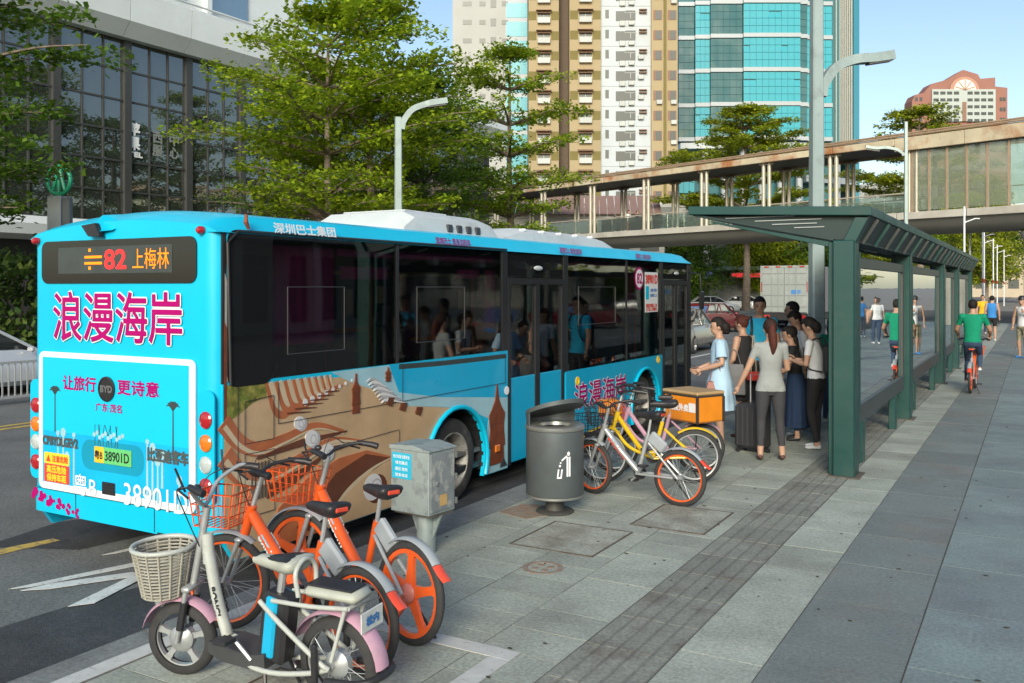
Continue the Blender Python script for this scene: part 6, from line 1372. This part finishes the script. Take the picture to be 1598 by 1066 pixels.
        if dress and sleeve > 0:
            for i, q in enumerate((-1, 1)):
                S = L((q*(sh_w-.03),0,1.415+seat)); E = L(arms[i][0]); E.z += seat; DM = MB(); DM.tube([S, S.lerp(E,.35), S.lerp(E,.75)], [.07,.075,.08], 14, cap=False); DM.build('sleeve', cm, root, 70)
    return root
def finish_people():
    dg = bpy.context.evaluated_depsgraph_get()
    for P in PEOPLE:
        ob = P['ob']; me = bpy.data.meshes.new_from_object(ob.evaluated_get(dg)); old = ob.data; ob.modifiers.clear(); n = len(me.polygons)
        C = np.empty(n*3); me.polygons.foreach_get('center', C); C = C.reshape(-1, 3); best = np.full(n, 1e9); idx = np.zeros(n, int); tt = np.zeros(n)
        for k, (nm, a, b, r) in enumerate(P['segs']):
            a_ = np.array(a); d = np.array(b)-a_; t = np.clip(((C-a_) @ d)/max(1e-9, d @ d), 0, 1); ds = np.linalg.norm(C-(a_+t[:, None]*d), axis=1)/r; q = ds < best; best[q] = ds[q]; idx[q] = k; tt[q] = t[q]
        mi = np.zeros(n, int); top, bot, shoe = P['has']; hem = P['hem']
        for k, (nm, a, b, r) in enumerate(P['segs']):
            q = idx == k
            if nm == 'to': mi[q] = np.where(C[q, 2] > hem, 1 if top else 0, 2 if bot else (1 if top else 0)); mi[q & (C[:, 2] > 1.455+P['seat'])] = 0
            elif nm == 'ua' and top: mi[q & (tt < P['sleeve']/.5)] = 1
            elif nm == 'fa' and top and P['sleeve'] > .5: mi[q & (tt < (P['sleeve']-.5)*2)] = 1
            elif nm == 'th': mi[q] = np.where((C[q, 2] > hem) & bool(top), 1, np.where(tt[q] < P['leg']*2, 2 if bot else 0, 0))
            elif nm == 'ca': mi[q] = np.where(tt[q] < (P['leg']-.5)*2, 2 if bot else 0, 0)
            elif nm == 'ft': mi[q] = 3 if shoe else 0
        # fingers, rooted in the palms
        mb = MB()
        if P['hand']:
            for i, sd_ in enumerate((-1, 1)):
                E, Wr = P['L'](P['arms'][i][0]), P['L'](P['arms'][i][1]); E.z += P['seat']; Wr.z += P['seat']; d = (Wr-E).normalized(); side = d.cross(Vector((1,0,0))); side = side.normalized() if side.length > .1 else Vector((0,1,0)); pn = d.cross(side).normalized(); pc = Wr+d*.075
                for k in range(4):
                    b = pc+side*(-.027+.018*k); l = (.06,.07,.066,.05)[k]; mb.tube([b, b+d*l*.5+pn*.006*-sd_, b+d*l*.9+pn*.02*-sd_], [.0095,.009,.007], 7)
                b = Wr+d*.03+side*.03; mb.tube([b, b+side*.025+d*.02, b+side*.03+d*.055], [.011,.01,.008], 7)
        nv = len(me.vertices); vs_ = np.empty(nv*3); me.vertices.foreach_get('co', vs_); faces = [tuple(p.vertices) for p in me.polygons]+[tuple(nv+q for q in f) for f in mb.f]
        out = bpy.data.meshes.new('body'); out.from_pydata(vs_.reshape(-1, 3).tolist()+[tuple(p) for p in mb.v], [], faces); mi = np.concatenate([mi, np.zeros(len(mb.f), int)])
        for m_ in P['mats']: out.materials.append(m_)
        out.polygons.foreach_set('material_index', mi.astype(np.int32)); out.polygons.foreach_set('use_smooth', [True]*len(out.polygons)); out.update(); ob.data = out; bpy.data.meshes.remove(old); bpy.data.meshes.remove(me)
def face(dx, dy): return atan2(dy, dx)-pi/2
blk = cloth('black', (.02,.02,.022)); blk2 = cloth('charcoal', (.045,.045,.05)); dress_b = cloth('sky', (.36,.52,.66)); grey_t = cloth('grey', (.27,.29,.285)); white_t = cloth('white', (.62,.65,.66)); cyan_s = cloth('cyan', (.03,.42,.66)); green_t = cloth('green', (.005,.22,.12)); jean = cloth('jean', (.035,.06,.11)); navy = cloth('navy', (.02,.04,.085)); tan_c = cloth('tan', (.35,.3,.2)); red_c = cloth('red', (.5,.06,.03)); yel_c = cloth('yellow', (.7,.4,.02)); blu_c = cloth('blue', (.04,.2,.5)); pink_c = cloth('pink', (.55,.3,.34)); sandal = mat('sandal_brown', (.07,.03,.02), .6); wshoe = mat('shoe_white', (.62,.65,.65), .6)
# woman in blue dress, phone in hand, facing the bus
person('woman in pale blue short sleeved dress holding a phone by the orange bag', (-3.60,11.72,0), face(-1,-.35), 1.66, dress_b, None, b_black, dress=(dress_b,.52,.12), hstyle='bob', sleeve=.3, hem=.85, leg=0, arms=(((-.23,-.02,1.14),(-.15,.24,1.05)),((.22,.02,1.13),(.14,.26,1.05))), head=(.1,-.12))
person('woman in sleeveless black dress with auburn bun carrying grey bags', (-3.55,12.65,0), face(-.95,.3), 1.66, blk, None, sandal, dress=(blk,.55,.02), hair=hair_r, hstyle='bun', sleeve=0, hem=.85, leg=0, arms=(((-.23,.02,1.12),(-.2,.18,.98)),((.24,0,1.13),(.22,.15,.95))), head=(0,-.3))
person('man in bright blue short sleeved shirt with backpack straps facing the road', (-3.68,14.0,0), face(.35,-1), 1.9, cyan_s, blk2, b_black, hstyle='short', female=False, sleeve=.3, hem=.88, head=(-.1,-.12), sk=skin2)
person('woman in grey T-shirt and cropped black trousers pulling a suitcase', (-2.80,11.16,0), face(-.45,1), 1.67, grey_t, blk2, sandal, hair=mat('hair_brown', (.03,.014,.010), .7, var=.4, vs=40, spec=.25, bump=.6, bs=70), hair2=hair_r, hstyle='long', sleeve=.27, hem=.86, leg=.88, arms=(((-.27,.02,1.13),(-.37,.1,.9)),((.22,.08,1.12),(.12,.24,1.05))), head=(.15,0), legs=(((-.11,.02,.50),(-.13,-.04,.08)),((.11,.0,.50),(.14,-.02,.08))))
person('woman in white T-shirt and black trousers looking down at her phone', (-2.47,12.2,0), face(-1,.1), 1.66, white_t, blk, wshoe, hstyle='bob', sleeve=.28, hem=.95, leg=.97, arms=(((-.22,.05,1.13),(-.08,.27,1.17)),((.22,.05,1.13),(.09,.27,1.17))), head=(0,-.5), lean_=.1, legs=(((-.08,.05,.50),(-.09,-.04,.08)),((.08,.02,.50),(.09,.02,.08))))
person('woman in black top and long navy skirt with folded arms', (-2.85,12.75,0), face(-1,-.2), 1.52, blk, navy, b_black, skirt=(navy,.22,.04), hstyle='pony', sleeve=.14, hem=.98, leg=.9, arms=(((-.21,.1,1.1),(.02,.22,1.06)),((.21,.1,1.1),(-.02,.2,1.02))), head=(0,-.3), lean_=.12)
person('man in white shirt gazing along the road behind the group', (-3.35,14.8,0), face(-1,-.2), 1.82, white_t, navy, b_black, female=False, sleeve=.35, head=(0,0), sk=skin2)
person('man in white shirt with bowed head beside the shelter', (-3.0,13.9,0), face(-.8,-.5), 1.70, white_t, navy, b_black, female=False, sleeve=.35, head=(0,-.55), lean_=.15, sk=skin2)
person('short dark haired person in grey standing within the group', (-2.95,13.25,0), face(-1,0), 1.50, grey_t, jean, wshoe, sleeve=.3, head=(0,-.4), lean_=.1)
person('person in green top mostly hidden by the shelter post', (-2.72,14.6,0), face(.2,1), 1.60, green_t, jean, wshoe, hstyle='long')
# cyclist riding away
def cyc_leg(q, up): return ((q*.11,.30,.66 if up else .52), (q*.12,.14 if up else .10,.40 if up else .14))
person('cyclist in green T-shirt and jeans riding an orange bike away', (-1.12,20.6,.06), face(.02,1), 1.72, green_t, jean, wshoe, female=False, sleeve=.3, seat=.02, hem=.9, w=1.05, arms=(((-.30,.16,1.14),(-.29,.38,1.02)),((.30,.16,1.14),(.29,.38,1.02))), legs=(cyc_leg(-1,False),cyc_leg(1,True)), lean_=.12, group='people along the pavement', sk=skin2)
bk = share_bike('orange share bike ridden along the pavement by the green shirted cyclist', (-1.10,21.15), (-1.13,20.10), .30, ('five','five'), steer=0.); bk['group'] = 'moving bicycles'
person('man in white vest, patterned shorts and dark cap on the plaza', (-.35,30.8,0), face(-.6,-.8), 1.78, white_t, mat('cloth_floral', (.32,.27,.16), .85, var=.5, vs=26, col2=(.10,.12,.10), c2s=12, c2t=.5), blu_c, female=False, hstyle='cap', sleeve=0, leg=.5, group='people along the pavement', arms=(((-.26,.02,1.14),(-.2,.2,1.3)),((.26,.02,1.14),(.27,.05,.9))))
person('person in blue vest and black shorts walking away far off', (-1.5,40,0), face(0,1), 1.72, blu_c, blk, wshoe, female=False, sleeve=0, leg=.4, group='people along the pavement')
person('person in orange top far off beyond the cyclist', (-2.1,46,0), face(.3,-1), 1.7, yel_c, jean, wshoe, sleeve=.3, group='people along the pavement')
person('woman in pink top on the plaza reflected in the shelter glass', (2.6,17.5,0), face(-1,.2), 1.62, pink_c, jean, wshoe, hstyle='long', group='people along the pavement')
person('woman in striped pale dress on the plaza beside the pink top', (2.9,18.6,0), face(-1,-.2), 1.62, white_t, None, wshoe, dress=(tan_c,.5,.1), hstyle='long', leg=0, group='people along the pavement')
for x, y, c_, d, hs, lb in ((1.0,27.5,pink_c,(-.2,-1),'long','woman in pink top strolling along the plaza'),(2.0,31,yel_c,(.2,1),'short','person in yellow top walking across the plaza'),(1.5,36,white_t,(-.3,-1),'bob','woman in white top standing on the plaza'),(2.6,40,blu_c,(0,1),'short','man in blue top near the plaza trees')): person(lb, (x,y,0), face(*d), 1.68, c_, jean, wshoe, hstyle=hs, sleeve=.3, group='people along the pavement')
# on the footbridge
person('person in white top and orange trousers on the footbridge', (-27.9,66.9,6.41), face(.9,-.36), 1.7, white_t, red_c, wshoe, group='people on the footbridge'); person('person in dark clothes beside orange trousers on the footbridge', (-27.1,66.7,6.41), face(.9,-.3), 1.62, blk2, jean, b_black, group='people on the footbridge'); person('small person in pale clothes walking ahead on the footbridge', (-29.2,67.2,6.41), face(-.9,.3), 1.35, tan_c, white_t, wshoe, group='people on the footbridge')
# passengers
for i, (x, y, d, c_, hs, lb) in enumerate(((-.9,2.9,(0,1),tan_c,'bob','passenger in tan top standing by the middle window'),(-1.2,3.5,(1,-.3),blk2,'short','passenger in charcoal by the rear bus door'),(-1.4,6.5,(.8,.5),white_t,'short','passenger in white shirt behind the middle door'),(-1.0,7.4,(1,0),blk,'long','passenger in black beside the forward window'),(-1.3,8.7,(1,.4),pink_c,'short','passenger in pink shirt under the route badge'),(-.9,5.0,(1,0),red_c,'bob','passenger in red standing at the middle door'),(-.8,9.9,(1,-.2),blu_c,'short','passenger in blue stepping to the front door'))):
    person(lb, (-5.2+x,4.7+y,.35), face(*d), 1.55, c_, jean, b_black, hstyle=hs, sleeve=.3, group='bus passengers')
finish_people()
# ---- bags and phones, things of their own
lea = mat('leather_brown', (.22,.07,.04), .5, var=.1); bagk = mat('bag_black', (.025,.025,.027), .6, var=.1); bagg = mat('bag_grey', (.16,.165,.17), .7, var=.1)
def handbag(label, loc, rz, mt, w_=.28, h_=.2, strap=.3, smt=None):
    t = thing('handbag', label, 'bag', loc, rz); mb = MB(); mb.loft([[Vector((x*k,y*k2,z)) for x, y in ((-w_/2,-.05),(w_/2,-.05),(w_/2,.05),(-w_/2,.05))] for z, k, k2 in ((0,1,1.1),(h_*.6,.95,1),(h_,.8,.4))]); mb.build('bag_body', mt, t, bev=.012); mb = MB(); mb.tube(crom([(-w_*.3,0,h_-.01),(-w_*.15,0,h_+strap*.8),(0,0,h_+strap),(w_*.15,0,h_+strap*.8),(w_*.3,0,h_-.01)], 4), .0055, 6); mb.build('bag_strap', smt or mt, t); return t
handbag('brown leather handbag hanging from the arm of the blue dress', (-3.60,11.55,.66), R(20), lea, .26, .22, .26)
handbag('small red purse at the hip of the black dress', (-3.36,12.48,.82), R(60), mat('purse_red', (.4,.04,.03), .5), .16, .12, .5, tan_c)
handbag('grey cloth bag hanging beside the black dress', (-3.62,12.4,.62), R(10), bagg, .34, .42, .2)
t = thing('suitcase', 'black wheeled suitcase held by the woman in grey', 'suitcase', (-3.12,11.55,0), R(-15)); m = MB(); m.box(-.2,-.13,.06,.2,.13,.62,.04); m.build('case_shell', bagk, t)
for k in range(5):
    m = MB(); m.box(-.15+k*.07,-.137,.1,-.125+k*.07,-.1305,.58); m.build('case_rib', blk2, t)
m = MB(); m.tube([(-.09,.1,.6),(-.09,.1,.98),(.09,.1,.98),(.09,.1,.6)], .01, 6); m.build('case_handle', b_silver, t)
for x in (-.16,.16):
    for y in (-.09,.09):
        m = MB(); m.lathe([(.028,-.015),(.028,.015)], 12, (x,y,.03), RX); m.build('caster', b_black, t)
def phone(label, loc, rz):
    mb = MB(); mb.box(-.035,-.07,-.004,.035,.07,.004,.003); o = mb.build('phone', b_black, None); o.location = loc; o.rotation_euler = (.5, 0, rz); tag(o, label, 'phone')
phone('phone held out by the woman in the blue dress', (-3.90,11.63,1.05), face(-1,-.35)); phone('phone held by the woman in the white T-shirt', (-2.80,12.22,1.18), face(-1,.1))
def backpack(label, loc, rz, H=1.7):
    t = thing('backpack', label, 'backpack', loc, rz); s = H/1.7; t.scale = (s,)*3; mb = MB(); mb.box(-.15,-.24,1.0,.15,-.115,1.42,.05); mb.build('pack_body', bagk, t)
    for q in (-1, 1):
        mb = MB(); mb.tube(crom([(q*.1,-.12,1.36),(q*.11,-.05,1.475),(q*.11,.08,1.40),(q*.115,.135,1.25),(q*.14,.06,1.08),(q*.13,-.12,1.04)], 5), .017, 6, sq=.6); mb.build('pack_strap', bagk, t)
backpack('black backpack on the man in the blue shirt', (-3.68,14.0,0), face(.35,-1), 1.9); backpack('dark backpack on the woman in the white T-shirt', (-2.47,12.2,0), face(-1,.1), 1.66)
